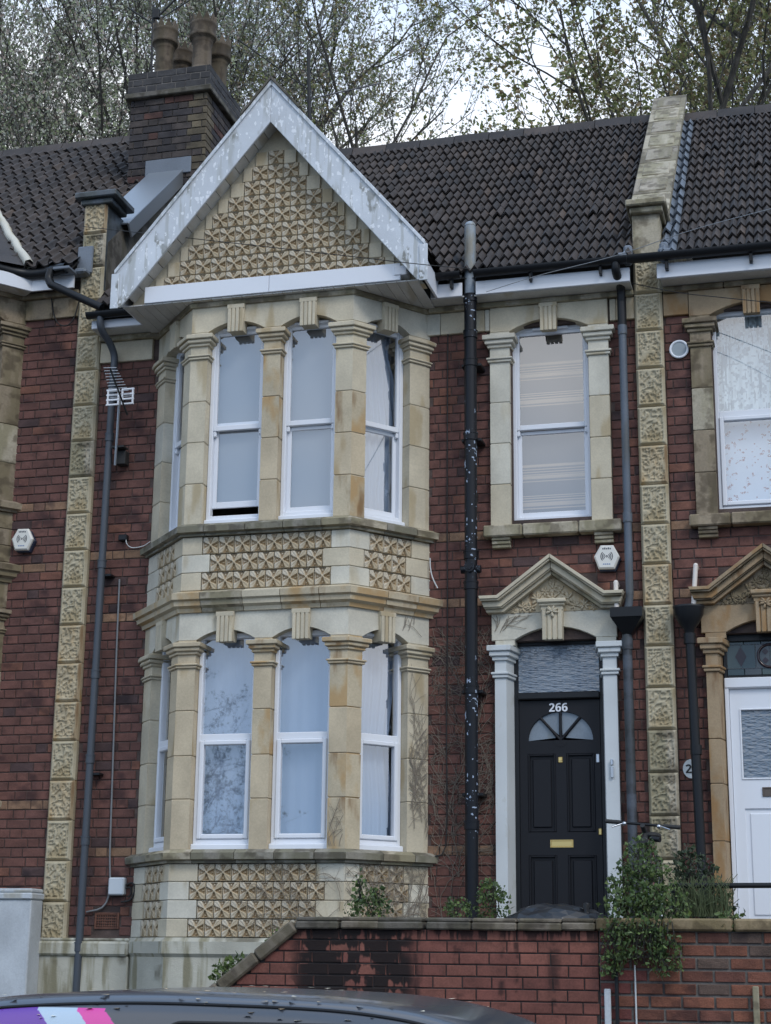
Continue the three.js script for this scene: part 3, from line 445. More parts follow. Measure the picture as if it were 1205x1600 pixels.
  const sp = [[0, 52, 0.03], [52, 90, 0.03], [90, 128, 0.03], [128, 180, 0.03]];
  for (const [a, b] of sp) { const s = [], n = 8, k = 4; s.push([0.705 + Math.cos((a + b) / 2 * D2R) * 0.05, 3.865 + Math.sin((a + b) / 2 * D2R) * 0.045]); for (let i = 0; i <= n; i++) { const t = mix(a, b, i / n) * D2R; s.push([0.705 + Math.cos(t) * 0.289, 3.861 + Math.sin(t) * 0.254]); } mesh('fanlight_pane', ext(s, z - 0.03, z - 0.024, 0), M.fan ??= std(0.26, 0.3, 0.34, { rough: 0.12, map: T.stone }), d); }
  mesh('fanlight_bar', merge([...[52, 90, 128].map((a) => rod([0.705, 3.862, z - 0.012], [0.705 + Math.cos(a * D2R) * 0.292, 3.862 + Math.sin(a * D2R) * 0.257, z - 0.012], 0.014, 6)), (() => { const s = new THREE.CylinderGeometry(0.06, 0.06, 0.03, 18, 1, false, -Math.PI / 2, Math.PI); return s.rotateX(Math.PI / 2).translate(0.705, 3.861, z - 0.012); })()]), M.door, d);
  mesh('transom_light', pane(0.33, 1.065, 4.28, 4.715, z), M.obscure, d);
  mesh('letter_plate', merge([bars(0.6, 0.805, 2.925, 2.995, 0.013, z - 0.005, z + 0.008, 0.003), cb(0.612, 0.793, 2.937, 2.983, z - 0.005, z + 0.004, 0.002)]), M.brass, d);
  mesh('door_lock', merge([cb(0.68, 0.722, 3.66, 3.715, z - 0.01, z + 0.008, 0.006), rod([0.701, 3.687, z], [0.701, 3.687, z + 0.018], 0.012, 10)]), M.brass, d);
  mesh('door_lock', merge([cb(1.015, 1.048, 3.655, 3.735, z - 0.01, z + 0.008, 0.01)]), M.steel, d);
  mesh('door_lock', merge([cb(1.024, 1.054, 3.03, 3.09, z - 0.01, z + 0.01, 0.006)]), M.brass, d);
  const font = await new FontLoader().loadAsync('fonts/droid/droid_sans_bold.typeface.json');
  const tg = new TextGeometry('266', { font, size: 0.075, depth: 0.004, curveSegments: 6 }); tg.computeBoundingBox(); const bb = tg.boundingBox; tg.translate(0.69 - (bb.min.x + bb.max.x) / 2, 4.115, z + 0.001);
  mesh('house_number', tg, M.white, d); scene.font = font;
  // quoin strips, left and right
  for (const [x, top, pitch, y0, k0, k1] of [[-4.12, 8.018, 0.371, 0, -4, 15], [1.485, 7.579, 0.3667, 0, -2, 14]]) for (let k = k0; k <= k1; k++) { const m = mesh('quoin_block', wormGeos[Math.floor(R() * 8)], R() < 0.22 ? M.quoin2 : R() < 0.25 ? M.quoin3 : M.quoin, H); m.scale.set(1, pitch / 0.371 * 1.062, 1); m.position.set(x, top - (k + 1) * pitch, 0.04); }
  // party-wall parapets
  const side = (x0, x1, c, z0, z1, ybot) => { const s = [[z0, ybot], [z0, c - 0.92 * z0], [z1, c - 0.92 * z1], [z1, ybot]]; const g = ext(s.map(([zz, y]) => [-zz, y]), x0, x1, 0.004); g.rotateY(Math.PI / 2); return uvs(g); };
  const pr = part('parapet', H);
  mesh('parapet_wall', side(1.5, 1.735, 8.66, 0.0, -3.35, 7.98), M.moss, pr);
  mesh('cap_stone', merge([cb(1.435, 1.81, 8.8, 8.865, -0.4, 0.14, 0.012), cb(1.47, 1.775, 8.74, 8.8, -0.35, 0.09, 0.01), cb(1.485, 1.74, 8.3, 8.74, -0.3, 0.035, 0.004)]), M.moss, pr);
  for (let i = 0; i < 8; i++) { const m = mesh('coping_stone', merge([cb(-0.19, 0.19, i * 0.53 + 0.004, i * 0.53 + 0.526, -0.06, 0.02, 0.008), cb(-0.135, 0.135, i * 0.53 + 0.07, i * 0.53 + 0.46, 0.0, 0.03, 0.012)]), [M.moss, M.cope ??= std(0.46, 0.4, 0.31, { map: T.mossy, bump: 0.003 })][i % 2], pr); m.applyMatrix4(roofFrame(1.622, 8.67 + 0.2, -0.2)); }
  const pl = part('parapet', H);
  mesh('parapet_wall', side(-4.1, -3.86, 9.04, 0.0, -1.8, 7.98), M.dark, pl);
  mesh('cap_stone', merge([cb(-4.2, -3.74, 9.5, 9.565, -0.35, 0.14, 0.01), cb(-4.15, -3.8, 9.44, 9.5, -0.3, 0.09, 0.01), cb(-4.11, -3.862, 8.5, 9.44, -0.5, 0.035, 0.004)]), M.leadc ??= std(0.13, 0.15, 0.17, { rough: 0.5, map: T.mossy }), pl);
  const sh = mesh('metal_capping', merge([cb(-0.21, 0.21, 0, 2.0, 0.0, 0.02, 0.004), cb(0.19, 0.212, 0, 2.0, -0.14, 0.018, 0.004), cb(-0.212, -0.19, 0, 2.0, -0.14, 0.018, 0.004)]), M.sheet, pl); sh.applyMatrix4(roofFrame(-3.985, 9.36, -0.3));
  mesh('lead_flashing', cb(-4.24, -3.68, 10.62, 10.82, -1.74, -1.68, 0.006), M.lead, pl);
  // chimney
  const ch = part('chimney', H), cx0 = -4.47, cx1 = -3.52, cz0 = -1.7, cz1 = -2.68;
  mesh('chimney_core', merge([uvs(new THREE.BoxGeometry(cx1 - cx0 - 0.03, 3.4, cz0 - cz1 - 0.03).translate((cx0 + cx1) / 2, 10.1, (cz0 + cz1) / 2)), uvs(new THREE.BoxGeometry(cx1 - cx0 + 0.06, 0.28, cz0 - cz1 + 0.06).translate((cx0 + cx1) / 2, 11.81, (cz0 + cz1) / 2))]), M.mortarl, ch);
  const chCol = (flip) => (k, x, y, R) => { const e = flip ? x : cx1 - cx0 - x; if (e < 0.2 && R() < 0.85) return jit([0.17, 0.135, 0.085], R, 0.5); return jit(R() < 0.5 ? [0.055, 0.047, 0.048] : R() < 0.16 ? [0.13, 0.06, 0.045] : [0.08, 0.063, 0.055], R, 0.4); };
  const topCol = (k, x, y, R) => jit([0.07, 0.066, 0.066], R, 0.4);
  const cf = frame([cx0, cz0], [cx1, cz0]), cr = frame([cx1, cz0], [cx1, cz1]), w = cx1 - cx0, dp = cz0 - cz1;
  brickWall(ch, { F: cf, x0: 0, x1: w, y0: 9.6, y1: 11.62, z: 0.0, course: 0.088, yref: 11.62, seed: 31, col: chCol(false), max: 130 }); brickWall(ch, { F: cr, x0: 0, x1: dp, y0: 9.6, y1: 11.62, z: 0.0, course: 0.088, yref: 11.62, seed: 32, col: chCol(true), max: 90 });
  mesh('corbel_band', cb(cx0 - 0.06, cx1 + 0.06, 11.62, 11.69, cz1 - 0.06, cz0 + 0.06, 0.01), M.dark, ch);
  brickWall(ch, { F: cf, x0: -0.035, x1: w + 0.035, y0: 11.692, y1: 11.955, z: 0.035, course: 0.0878, yref: 11.692, seed: 33, col: topCol, max: 40 }); brickWall(ch, { F: cr, x0: -0.034, x1: dp + 0.035, y0: 11.692, y1: 11.955, z: 0.036, course: 0.0878, yref: 11.692, seed: 34, col: topCol, max: 30 });
  for (const [px, py, pz, s] of [[257, 90, -1.95, 1.02], [316, 85, -1.95, 1.05], [283, 110, -2.42, 0.98], [341, 105, -2.42, 1]]) {
    const q = P(px, py, pz), pot = [[0.0, -0.02], [0.2, -0.02], [0.13, 0.07], [0.105, 0.1], [0.1, 0.3], [0.108, 0.34], [0.115, 0.345], [0.112, 0.38], [0.14, 0.39], [0.147, 0.4], [0.147, 0.42], [0.14, 0.43], [0.14, 0.5], [0.15, 0.51], [0.15, 0.53], [0.142, 0.54]].map(([a, b]) => new THREE.Vector2(a, b));
    const gs = [new THREE.LatheGeometry(pot, 20), new THREE.LatheGeometry([[0.142, 0.54], [0.12, 0.54], [0.08, 0.3], [0.08, 0.1]].map((v) => new THREE.Vector2(...v)), 20)];
    for (let i = 0; i < 10; i++) { const sp2 = ext([[-0.042, -0.01], [0.042, -0.01], [0.02, 0.05], [0, 0.085], [-0.02, 0.05]], -0.012, 0.012, 0.003); sp2.translate(0, 0.54, 0.13).rotateY(i * Math.PI / 5); gs.push(sp2); }
    const g = merge(gs.map((x) => uvs(x))); const m = mesh('chimney_pot', g, M.pot, ch); m.scale.set(s * 1.04, s * 1.24, s * 1.04); m.position.set(q.x, 11.955, pz);
  }
  // main roof
  const zig = (s) => 0.048 * (s < 0.62 ? s / 0.62 : (1 - s) / 0.38);
  const ga = (x, y, z) => z > -1.95 + 0 * x && y < 10.02 - Math.abs(x + 1.83) * 1.2 - 0.02;
  tiledRoof(H, { x0: -3.86, x1: 1.5, ye: 8.2, ze: 0.25, rows: 18, gauge: 0.262, pitch: 0.0835, prof: zig, n: 5, seed: 8, skip: (x, y, z) => ga(x, y, z) });
  // eaves
  mesh('fascia_board', cb(-0.4, -0.095, 7.99, 8.125, 0.245, 0.27, 0.004), M.white, H); mesh('fascia_board', cb(0.035, 1.475, 7.99, 8.125, 0.245, 0.27, 0.004), M.white, H); mesh('soffit_board', cb(-0.42, 1.475, 7.985, 8.0, 0.05, 0.247, 0.003), M.soffit, H);
  mesh('gutter', halfGutter(-0.45, -0.095, 8.195, 0.335), M.black, H); mesh('gutter', halfGutter(0.035, 1.46, 8.195, 0.335), M.black, H); mesh('gutter_bracket', merge([-0.2, 0.55, 1.2].map((x) => cb(x, x + 0.025, 8.06, 8.15, 0.265, 0.33, 0.004))), M.black, H);
  mesh('fascia_board', cb(-3.86, -3.3, 7.99, 8.075, 0.245, 0.27, 0.004), M.white, H); mesh('soffit_board', cb(-3.86, -3.3, 7.985, 8.0, 0.05, 0.247, 0.003), M.soffit, H); mesh('gutter', halfGutter(-3.88, -3.24, 8.125, 0.335, 0.055), M.black, H);
  // gable over the bay
  const G = part('gable', H), gx = -1.83;
  mesh('gable_wall', ext([[gx - 1.47, 7.975], [gx + 1.47, 7.975], [gx, 9.735]], 0.55, 0.672, 0), M.cream, G);
  [14, 12, 11, 9, 8, 6, 4, 3, 1].forEach((n, r) => { const y = 8.12 + r * 0.152, pt = 0.1565; flowerRow(G, null, gx - n * pt / 2, n, pt, y + 0.004, 0.672 + 0.023, M.tilec, R); for (const s of [-1, 1]) { const e = s * (n * pt / 2 + 0.003), f = s * Math.min(n * pt / 2 + 0.33, Math.max(n * pt / 2 + 0.04, (9.74 - y - 0.15) / 1.24)); mesh('stone_block', cb(gx + Math.min(e, f), gx + Math.max(e, f), y + 0.003, y + 0.147, 0.62, 0.694 + (R() - 0.5) * 0.003, 0.004), M.cream, G); } });
  const half = (s) => [[0, 10.1], [s * 1.51, 8.29], [s * 1.51, 7.93], [s * 1.45, 7.93], [0, 9.69]].map(([x, y]) => [gx + x, y]);
  for (const s of [-1, 1]) {
    mesh('bargeboard', ext(half(s).map(([x, y]) => [x + s * 0.001, y]), 0.86, 0.887, 0.004), M.barge, G);
    mesh('bargeboard_trim', ext([[0, 10.13], [s * 1.525, 8.305], [s * 1.52, 8.265], [0, 10.075]].map(([x, y]) => [gx + x + s * 0.001, y]), 0.825, 0.905, 0.004), M.barge, G);
    mesh('bargeboard_foot', cb(gx + s * 1.512 - 0.04, gx + s * 1.512 + 0.04, 7.915, 8.27, 0.888, 0.901, 0.004), M.barge, G);
    mesh('bargeboard_return', cb(gx + s * 1.49 - 0.012, gx + s * 1.49 + 0.012, 7.99, 8.2, 0.25, 0.86, 0.004), M.white, G);
    const slope = Math.atan2(1.81, 1.51), len = 2.2, n = 15;
    for (let i = 0; i < n; i++) { const a = i * len / n; const m = mesh('soffit_board', cb(a + 0.002, a + len / n - 0.003, -0.012, 0.012, 0.67, 0.861, 0.003), M.soffit, G); m.rotation.z = -slope; m.position.set(gx, 9.74, 0); if (s < 0) { m.rotation.set(0, 0, slope - Math.PI); m.rotation.z = Math.PI + slope; } }
    mesh('gable_slope', (() => { const o = [], q = (x, y, z) => [gx + s * x, y, z]; quad(o, q(0, 10.09, 0.88), q(1.53, 8.27, 0.88), q(1.53, 8.27, -0.2), q(0, 10.09, -2.2)); quad(o, q(0, 10.04, 0.88), q(1.53, 8.22, 0.88), q(1.53, 8.22, -0.2), q(0, 10.04, -2.2)); return fromTris(o); })(), roofMats[1], G);
    mesh('ridge_cap', ext([[0, 10.165], [s * 0.3, 9.805], [s * 0.285, 9.79], [0, 10.13]].map(([x, y]) => [gx + x + s * 0.001, y]), -2.2, 0.92, 0.003), M.dark, G);
  }
  mesh('gable_beam', merge([cb(-3.08, -1.832, 7.985, 8.152, 0.76, 0.79, 0.004), cb(-1.828, -0.56, 7.985, 8.152, 0.76, 0.79, 0.004), cb(-0.62, -0.5, 8.03, 8.12, 0.62, 0.8, 0.006)]), M.white, G);
  for (let x = -3.3; x < -0.4; x += 0.1) mesh('soffit_board', cb(x + 0.002, x + 0.0985, 7.9695, 7.982, 0.02, 0.775, 0.003), M.soffit, G);
}
// ---------- house on the left ----------
const lefth = thing('terraced_house', 'dark red brick house beside the rendered wall, its stone bay roofed at a higher eaves', 'house');
{
  const R = mulberry(99), H = lefth, oy = 0.531, ox = -4.255;
  mesh('wall', uvs(new THREE.BoxGeometry(5.4, 7.5, 0.28).translate(-6.8, 4.9, -0.15)), M.mortar, H);
  brickWall(H, { x0: -4.74, x1: -4.122, y0: 2.5, y1: 7.712 + oy, z: 0, course: CO, yref: YR, seed: 14, col: wallCol([6, -1, -27], (x, y) => y < 4.2 ? 0.15 : 0), holes: [] });
  mesh('frieze_stone', cb(-4.72, -4.42, 7.714 + oy, 7.93 + oy, -0.1, 0.03, 0.005), M.ochred, H); mesh('frieze_stone', cb(-4.416, -4.124, 7.714 + oy, 7.93 + oy, -0.1, 0.03, 0.005), M.ochred, H);
  mesh('eaves_moulding', cb(-4.75, -4.122, 7.93 + oy, 7.99 + oy, -0.1, 0.08, 0.01), M.ochred, H);
  const od = [M.ochred, M.ochred, M.moss], mt = { core: M.ochred, key: M.ochred, dark: M.ochred, tile: M.ochred, plain: [M.ochred], sill: [M.ochred, M.moss], cornice: [M.ochred, M.moss], up: [od, od, od, od, od], low: [od, od, od, od, od], linUp: [M.ochred, M.ochred, M.ochred], linLow: [M.ochred, M.ochred, M.ochred] };
  const b = makeBay(H, ox, oy, mt, R), yf = 8.5;
  // eaves of the bay, its roof slope and mortared valley
  const E = [b.at(b.FL, -0.1, 0.2), b.at(b.FF, -0.1, 0.2), b.at(b.FF, b.FF.len + 0.1, 0.2), b.at(b.FR, b.FR.len - 0.05, 0.2)];
  mesh('fascia_board', sweep([[-0.012, yf], [0.012, yf], [0.012, yf + 0.15], [-0.012, yf + 0.15]], [...E, [-4.13, E[3][1]]]), M.white, H);
  mesh('soffit_board', sweep([[-0.3, yf - 0.002], [-0.014, yf - 0.002], [-0.014, yf + 0.01], [-0.3, yf + 0.01]], E), M.soffit, H);
  const gt = mesh('gutter', tube([[E[2][0], 8.67, E[2][1] + 0.05], [E[3][0] - 0.03, 8.67, E[3][1] + 0.06], [-4.16, 8.66, 0.3]], 0.055, 10, false, 30), M.black, H);
  const top = PR(-90, 205, 8.9), o = []; const A = [E[1][0], 8.7, E[1][1]], B = [E[2][0], 8.7, E[2][1]], C = [-4.6, 8.74, 0.25], D = [E[0][0] - 0.6, 8.74, 0.25], tp = [top.x, top.y + 0.05, top.z]; quad(o, B, C, tp, tp); quad(o, A, B, tp, tp); quad(o, D, A, tp, tp); mesh('bay_roof', fromTris(o), roofMats[1], H);
  { const q = [], r2 = mulberry(5); for (let i = 0; i <= 26; i++) { const t = i / 26; q.push([mix(C[0], tp[0], t) + (r2() - 0.5) * 0.03, mix(C[1], tp[1], t) + 0.02, mix(C[2], tp[2], t) + 0.02]); } mesh('valley_mortar', tube(q, 0.05, 6), M.pale, H); }
  const rom = (s) => 0.042 * (s < 0.55 ? Math.sin(s / 0.55 * Math.PI) * 1.1 : -0.15 * Math.sin((s - 0.55) / 0.45 * Math.PI));
  tiledRoof(H, { x0: -9.45, x1: -4.12, ye: 8.7, ze: 0.25, rows: 18, gauge: 0.268, pitch: 0.1335, prof: rom, n: 8, seed: 18, skip: (x, y, z) => false });
}
// ---------- house on the right ----------
const righth = thing('terraced_house', 'red brick house with ochre stone door surround and white front door', 'house');
{
  const R = mulberry(123), H = righth, dx = 1.855;
  const rect = (a, b, c, d) => [[a, c], [b, c], [b, d], [a, d]];
  mesh('wall', ext(rect(1.62, 6.6, 1.2, 7.97), -0.3, -0.009, 0, [rect(0.32 + dx, 1.04 + dx, 5.86, 7.74), rect(0.2 + dx, 1.2 + dx, 2.16, 4.74)]), M.mortar, H);
  const room = []; for (const [y0, y1] of [[1.9, 2.17], [5.05, 5.4], [7.98, 8.1]]) room.push(uvs(new THREE.BoxGeometry(5, y1 - y0, 3.6).translate(4.1, (y0 + y1) / 2, -2.1)));
  room.push(uvs(new THREE.BoxGeometry(5, 6.6, 0.1).translate(4.1, 5, -3.7)), uvs(new THREE.BoxGeometry(0.15, 6.6, 3.5).translate(6.5, 5, -2.05)), uvs(new THREE.BoxGeometry(0.12, 6.6, 3.5).translate(1.72, 5, -2.05))); mesh('room_walls', merge(room), M.room, H);
  brickWall(H, { x0: 1.746, x1: 5.2, y0: 2.13, y1: 7.712, z: 0, course: CO, yref: YR, seed: 44, col: wallCol([0, -7, -32], (x, y) => y < 5.7 ? 0.42 : 0.1), holes: [[1.975, 3.095, 5.7, 7.72], [2.01, 3.1, 2.1, 4.99], [2.15, 2.94, 4.98, 5.3]] });
  for (const [a, b] of [[1.747, 1.976], [3.1, 3.6], [3.604, 4.4]]) mesh('frieze_stone', cb(a, b, 7.714, 7.928, -0.1, 0.03, 0.005), M.ochre, H);
  mesh('eaves_moulding', merge([cb(1.75, 2.3, 7.93, 7.985, -0.1, 0.08, 0.01), cb(2.304, 5.2, 7.93, 7.985, -0.1, 0.08, 0.01)]), M.ochred, H);
  wallWindow(H, dx, { pier: [[M.ochred, M.moss, M.ochred], [M.ochred]], lin: M.ochre, key: M.ochre, sill: M.ochred }, R, 'casement');
  doorway(H, dx, { col: M.ochre, blocks: [M.ochre], lin: M.ochre, ped: [M.ochre, M.ochred], tymp: M.ochred, key: M.ochre }, R, false);
  const d = part('front_door', H), z = -0.1, x0 = 0.296 + dx, x1 = 1.09 + dx;
  mesh('door_frame', merge([bars(x0, x1, 2.17, 4.3, 0.035, z - 0.06, z + 0.03, 0.004), cb(x0, x1, 4.27, 4.36, z - 0.06, z + 0.04, 0.008)]), M.white, d);
  mesh('door_frame', bars(x0, x1, 4.362, 4.84, 0.03, z - 0.06, z + 0.02, 0.004, 0.02, 0.16), M.black, d);
  mesh('door_leaf', ext(rect(x0 + 0.037, x1 - 0.037, 2.2, 4.265), z - 0.04, z, 0.003, [rect(x0 + 0.12, x1 - 0.12, 3.49, 4.09), rect(x0 + 0.13, x1 - 0.13, 2.32, 3.24)]), M.white, d);
  mesh('door_glass', pane(x0 + 0.1, x1 - 0.1, 3.47, 4.11, z - 0.02), M.obscure, d); mesh('glazing_bead', bars(x0 + 0.115, x1 - 0.115, 3.485, 4.095, 0.015, z - 0.02, z + 0.01, 0.004), M.white, d);
  mesh('door_panel', merge([cb(x0 + 0.12, x1 - 0.12, 2.31, 3.25, z - 0.04, z - 0.015, 0.003), cb(x0 + 0.17, x1 - 0.17, 2.36, 3.2, z - 0.02, z - 0.003, 0.01)]), M.white, d);
  mesh('letter_plate', merge([bars(x0 + 0.28, x1 - 0.12, 3.34, 3.42, 0.014, z - 0.005, z + 0.012, 0.003), cb(x0 + 0.29, x1 - 0.13, 3.35, 3.41, z - 0.005, z + 0.004, 0.002)]), std(0.14, 0.11, 0.09, { rough: 0.4, metal: 0.6 }), d);
  // leaded transom light: each coloured pane is a piece of glass
  const gl = (r, g, b) => std(r, g, b, { rough: 0.15 }), GA = gl(0.05, 0.075, 0.08), GB = gl(0.075, 0.085, 0.09), GR = gl(0.03, 0.012, 0.014), GC = gl(0.07, 0.095, 0.09);
  const tx = x0 + 0.03, tw = x1 - x0 - 0.06, ty = 4.385; let i = 0; for (const [ya, yb, n] of [[0, 0.06, 5], [0.06, 0.27, 6], [0.27, 0.32, 5]]) for (let k = 0; k < n; k++) mesh('leaded_pane', cb(tx + tw * k / n + 0.003, tx + tw * (k + 1) / n - 0.003, ty + ya + 0.003, ty + yb - 0.003, z - 0.02, z - 0.012, 0.001), [GA, GB, GC][(i++ * 7) % 3], d);
  for (const cx of [tx + 0.12, tx + tw - 0.12]) mesh('leaded_pane', ext([[cx - 0.048, ty + 0.165], [cx, ty + 0.075], [cx + 0.048, ty + 0.165], [cx, ty + 0.255]], z - 0.012, z - 0.006, 0), GR, d);
  const rc = tx + tw / 2; mesh('leaded_roundel', new THREE.TorusGeometry(0.1, 0.012, 6, 28).translate(rc, ty + 0.165, z - 0.008), GR, d); for (const a of [0, 1, 2, 3]) { const px = rc + Math.cos(a * 1.5708 + 0.785) * 0.055, py = ty + 0.165 + Math.sin(a * 1.5708 + 0.785) * 0.055; mesh('leaded_pane', ext([[px - 0.028, py], [px, py - 0.028], [px + 0.028, py], [px, py + 0.028]], z - 0.012, z - 0.005, 0), GR, d); }
  mesh('lead_came', merge([...Array.from({ length: 7 }, (_, k) => cb(tx + tw * k / 6 - 0.002, tx + tw * k / 6 + 0.002, ty + 0.06, ty + 0.27, z - 0.014, z - 0.008, 0.001)), cb(tx, tx + tw, ty + 0.058, ty + 0.062, z - 0.014, z - 0.008, 0.001), cb(tx, tx + tw, ty + 0.268, ty + 0.272, z - 0.014, z - 0.008, 0.001)]), M.lead, d);
  const zg = (s) => 0.042 * (1 - Math.abs(2 * s - 1));
  tiledRoof(H, { x0: 1.75, x1: 5.2, ye: 8.2, ze: 0.25, rows: 17, gauge: 0.268, pitch: 0.0765, prof: zg, n: 4, seed: 28, lead: (x) => x < 1.93 });
  mesh('fascia_board', cb(1.72, 5.2, 7.99, 8.135, 0.245, 0.27, 0.004), M.white, H); mesh('soffit_board', cb(1.75, 5.2, 7.985, 8.0, 0.05, 0.247, 0.003), M.soffit, H);
  mesh('gutter', halfGutter(1.462, 5.2, 8.195, 0.337, 0.062), M.black, H); mesh('gutter_bracket', merge([1.8, 2.55, 3.3].map((x) => cb(x, x + 0.03, 8.05, 8.15, 0.265, 0.33, 0.004))), M.black, H);
}

// ---------- blinds and curtains hanging inside the windows ----------
function cloth(name, label, F, u0, u1, y0, y1, n, mat, o = {}) {
  const { waves = 0, amp = 0.012, group, cut } = o, nx = waves ? waves * 8 : 2, ny = cut ? 24 : 4, g = new THREE.PlaneGeometry(u1 - u0, y1 - y0, nx, ny), p = g.attributes.position, uv = g.attributes.uv;
  for (let i = 0; i < p.count; i++) { let x = p.getX(i) + (u0 + u1) / 2, y = p.getY(i) + (y0 + y1) / 2; const t = (x - u0) / (u1 - u0), v = (y - y0) / (y1 - y0); if (cut) x = u0 + t * (cut(v) * (u1 - u0)); p.setXYZ(i, x, y, n + (waves ? Math.sin(t * waves * 6.283 + Math.sin(v * 3) * 0.4) * amp : 0)); uv.setXY(i, x, y); }
  g.computeVertexNormals(); const m = mesh(name, g, mat, scene); tag(m, label, name.includes('blind') ? 'blind' : 'curtain', group); if (F) m.applyMatrix4(F); return m;
}
{
  const b = mid.bay, gb = std(0.25, 0.28, 0.31, { rough: 0.9 }), gw = std(0.27, 0.34, 0.45, { rough: 0.9 }), net = std(0.3, 0.37, 0.47, { rough: 0.95 }), dk = std(0.1, 0.1, 0.1);  // gw and net: sky reflection of the panes put into the cloth colour
  cloth('roller_blind', 'plain grey roller blind filling an upper front window of the bay', b.FF, 0.15, 0.74, 6.0, 7.9, -0.2, gb, { group: 'upper bay blinds' });
  cloth('roller_blind', 'plain grey roller blind filling an upper front window of the bay', b.FF, 0.87, 1.45, 5.8, 7.9, -0.2, gb, { group: 'upper bay blinds' });
  const rag = (v) => 0.78 + 0.14 * smooth(0.9, 0.62, v) + 0.03 * Math.sin(v * 26);  // curtain edge shaped to imitate the dark bits of the pane reflection
  cloth('net_curtain', 'curtain tinted blue for mirrored sky, its gap shaped like a dark reflection, in the upper angled bay window', b.FR, 0.12, 0.72, 5.8, 7.72, -0.24, net, { waves: 7, cut: rag });
  cloth('net_curtain', 'curtain tinted blue for mirrored sky filling a lower front window of the bay', b.FF, 0.15, 0.74, 2.85, 4.9, -0.22, gw, { waves: 5, amp: 0.004, group: 'lower bay curtains' });
  cloth('net_curtain', 'curtain tinted blue for mirrored sky filling a lower front window of the bay', b.FF, 0.87, 1.45, 2.85, 4.9, -0.22, gw, { waves: 5, amp: 0.004, group: 'lower bay curtains' });
  cloth('net_curtain', 'curtain tinted blue for mirrored sky with a dark gap at its edge in the lower angled window', b.FR, 0.12, 0.7, 2.85, 4.72, -0.22, gw, { waves: 6, cut: (v) => 0.88 + 0.05 * Math.sin(v * 9) });
  cloth('net_curtain', 'grey striped curtain in the lower angled window facing the grey downpipe', b.FL, 0.2, 0.8, 2.85, 4.9, -0.25, std(0.3, 0.31, 0.3, { rough: 0.9 }), { waves: 8, amp: 0.03 });
  const stripe = tex([8, 512], [1, 1], (u, v) => { const y = v; let s = 0; for (const [c, w] of [[0.42, 0.02], [0.385, 0.007], [0.36, 0.007], [0.335, 0.007], [0.31, 0.025], [0.27, 0.007], [0.13, 0.007], [0.11, 0.007], [0.085, 0.01], [0.05, 0.03], [0.01, 0.01]]) s = Math.max(s, 1 - smooth(w * 0.5, w * 0.8, Math.abs(y - c))); return L3([0.52, 0.52, 0.53], [0.86, 0.8, 0.72], s * (v < 0.6 ? 1 : 0)); });
  cloth('roller_blind', 'grey blind with cream stripes over the black front door', null, 0.3, 1.06, 5.85, 7.8, -0.19, std(0.62, 0.59, 0.56, { rough: 0.9, map: stripe }));
  const lace = tex(512, 0.55, (u, v) => { const q = smooth(0.62, 0.72, fbm(u, v, 22, 3, 501, 3)), d = smooth(0.55, 0.75, vn(u, v, 26, 26, 503)); return L3([0.86, 0.91, 0.93], [0.62, 0.68, 0.72], Math.max(q, d * 0.7)); });
  const flor = tex(512, 0.5, (u, v) => { const d = vn(u, v, 20, 20, 511), e = vn(u, v, 60, 60, 512); return L3([0.86, 0.9, 0.94], [0.62, 0.48, 0.5], smooth(0.7, 0.8, d) * smooth(0.3, 0.5, e)); });
  cloth('net_curtain', 'white lace curtain with ribbed weave over the ochre doorway', null, 2.15, 2.92, 6.75, 7.85, -0.2, std(0.8, 0.84, 0.86, { rough: 0.95, map: lace }), { waves: 9, amp: 0.006 });
  cloth('net_curtain', 'white curtain printed with small pink flowers over the ochre doorway', null, 2.15, 2.92, 5.8, 6.75, -0.19, std(0.8, 0.84, 0.88, { rough: 0.95, map: flor }), {});
}
// ---------- garden walls ----------
const stainMap = tex([1024, 512], [4, 2.2], (u, v) => {
  const x = (u < 0.5 ? u : u - 1) * 4, y = v * 2.2, b = fbm(u, v, 40, 22, 601, 5), g = vn(u, v, 500, 260, 3);
  const zone = smooth(-1.02, -0.86, x) * smooth(0.02, -0.14, x + 0.25 * (fbm(u, v, 20, 12, 607, 3) - 0.5)), drip = fbm(u, v, 130, 9, 611, 4), patch = fbm(u, v, 26, 14, 617, 5);
  const row = ((2.195 - y) / 0.084) % 1; const hang = smooth(0.75, 0.0, row) * 0.13;
  let s = zone * smooth(0.4, 0.47, patch * 0.62 + drip * 0.38 + hang - 0.03);
  for (const [cx, w, l] of [[0.3, 0.05, 0.5], [0.62, 0.05, 0.7], [1.0, 0.07, 0.75], [-0.02, 0.06, 0.8], [0.72, 0.03, 0.9]]) s = Math.max(s, smooth(w, 0, Math.abs(x - cx + 0.05 * (drip - 0.5))) * smooth(0.4, 0.54, patch + hang + 0.06) * smooth(2.2 - l - 0.3, 2.2 - l + 0.2, y) * smooth(0.38, 0.6, b) * 0.6);
  s = Math.max(s, smooth(0.5, 0.62, drip + hang) * smooth(2.09, 2.19, y + 0.05 * patch) * 0.7);
  const k = 0.78 + 0.3 * b + 0.14 * (g - 0.5); return L3([k, k, k], [0.15, 0.14, 0.15], s * 0.9);
});
const gwall = thing('garden_wall', 'red brick garden wall with black stains and a raked stone coping', 'wall');
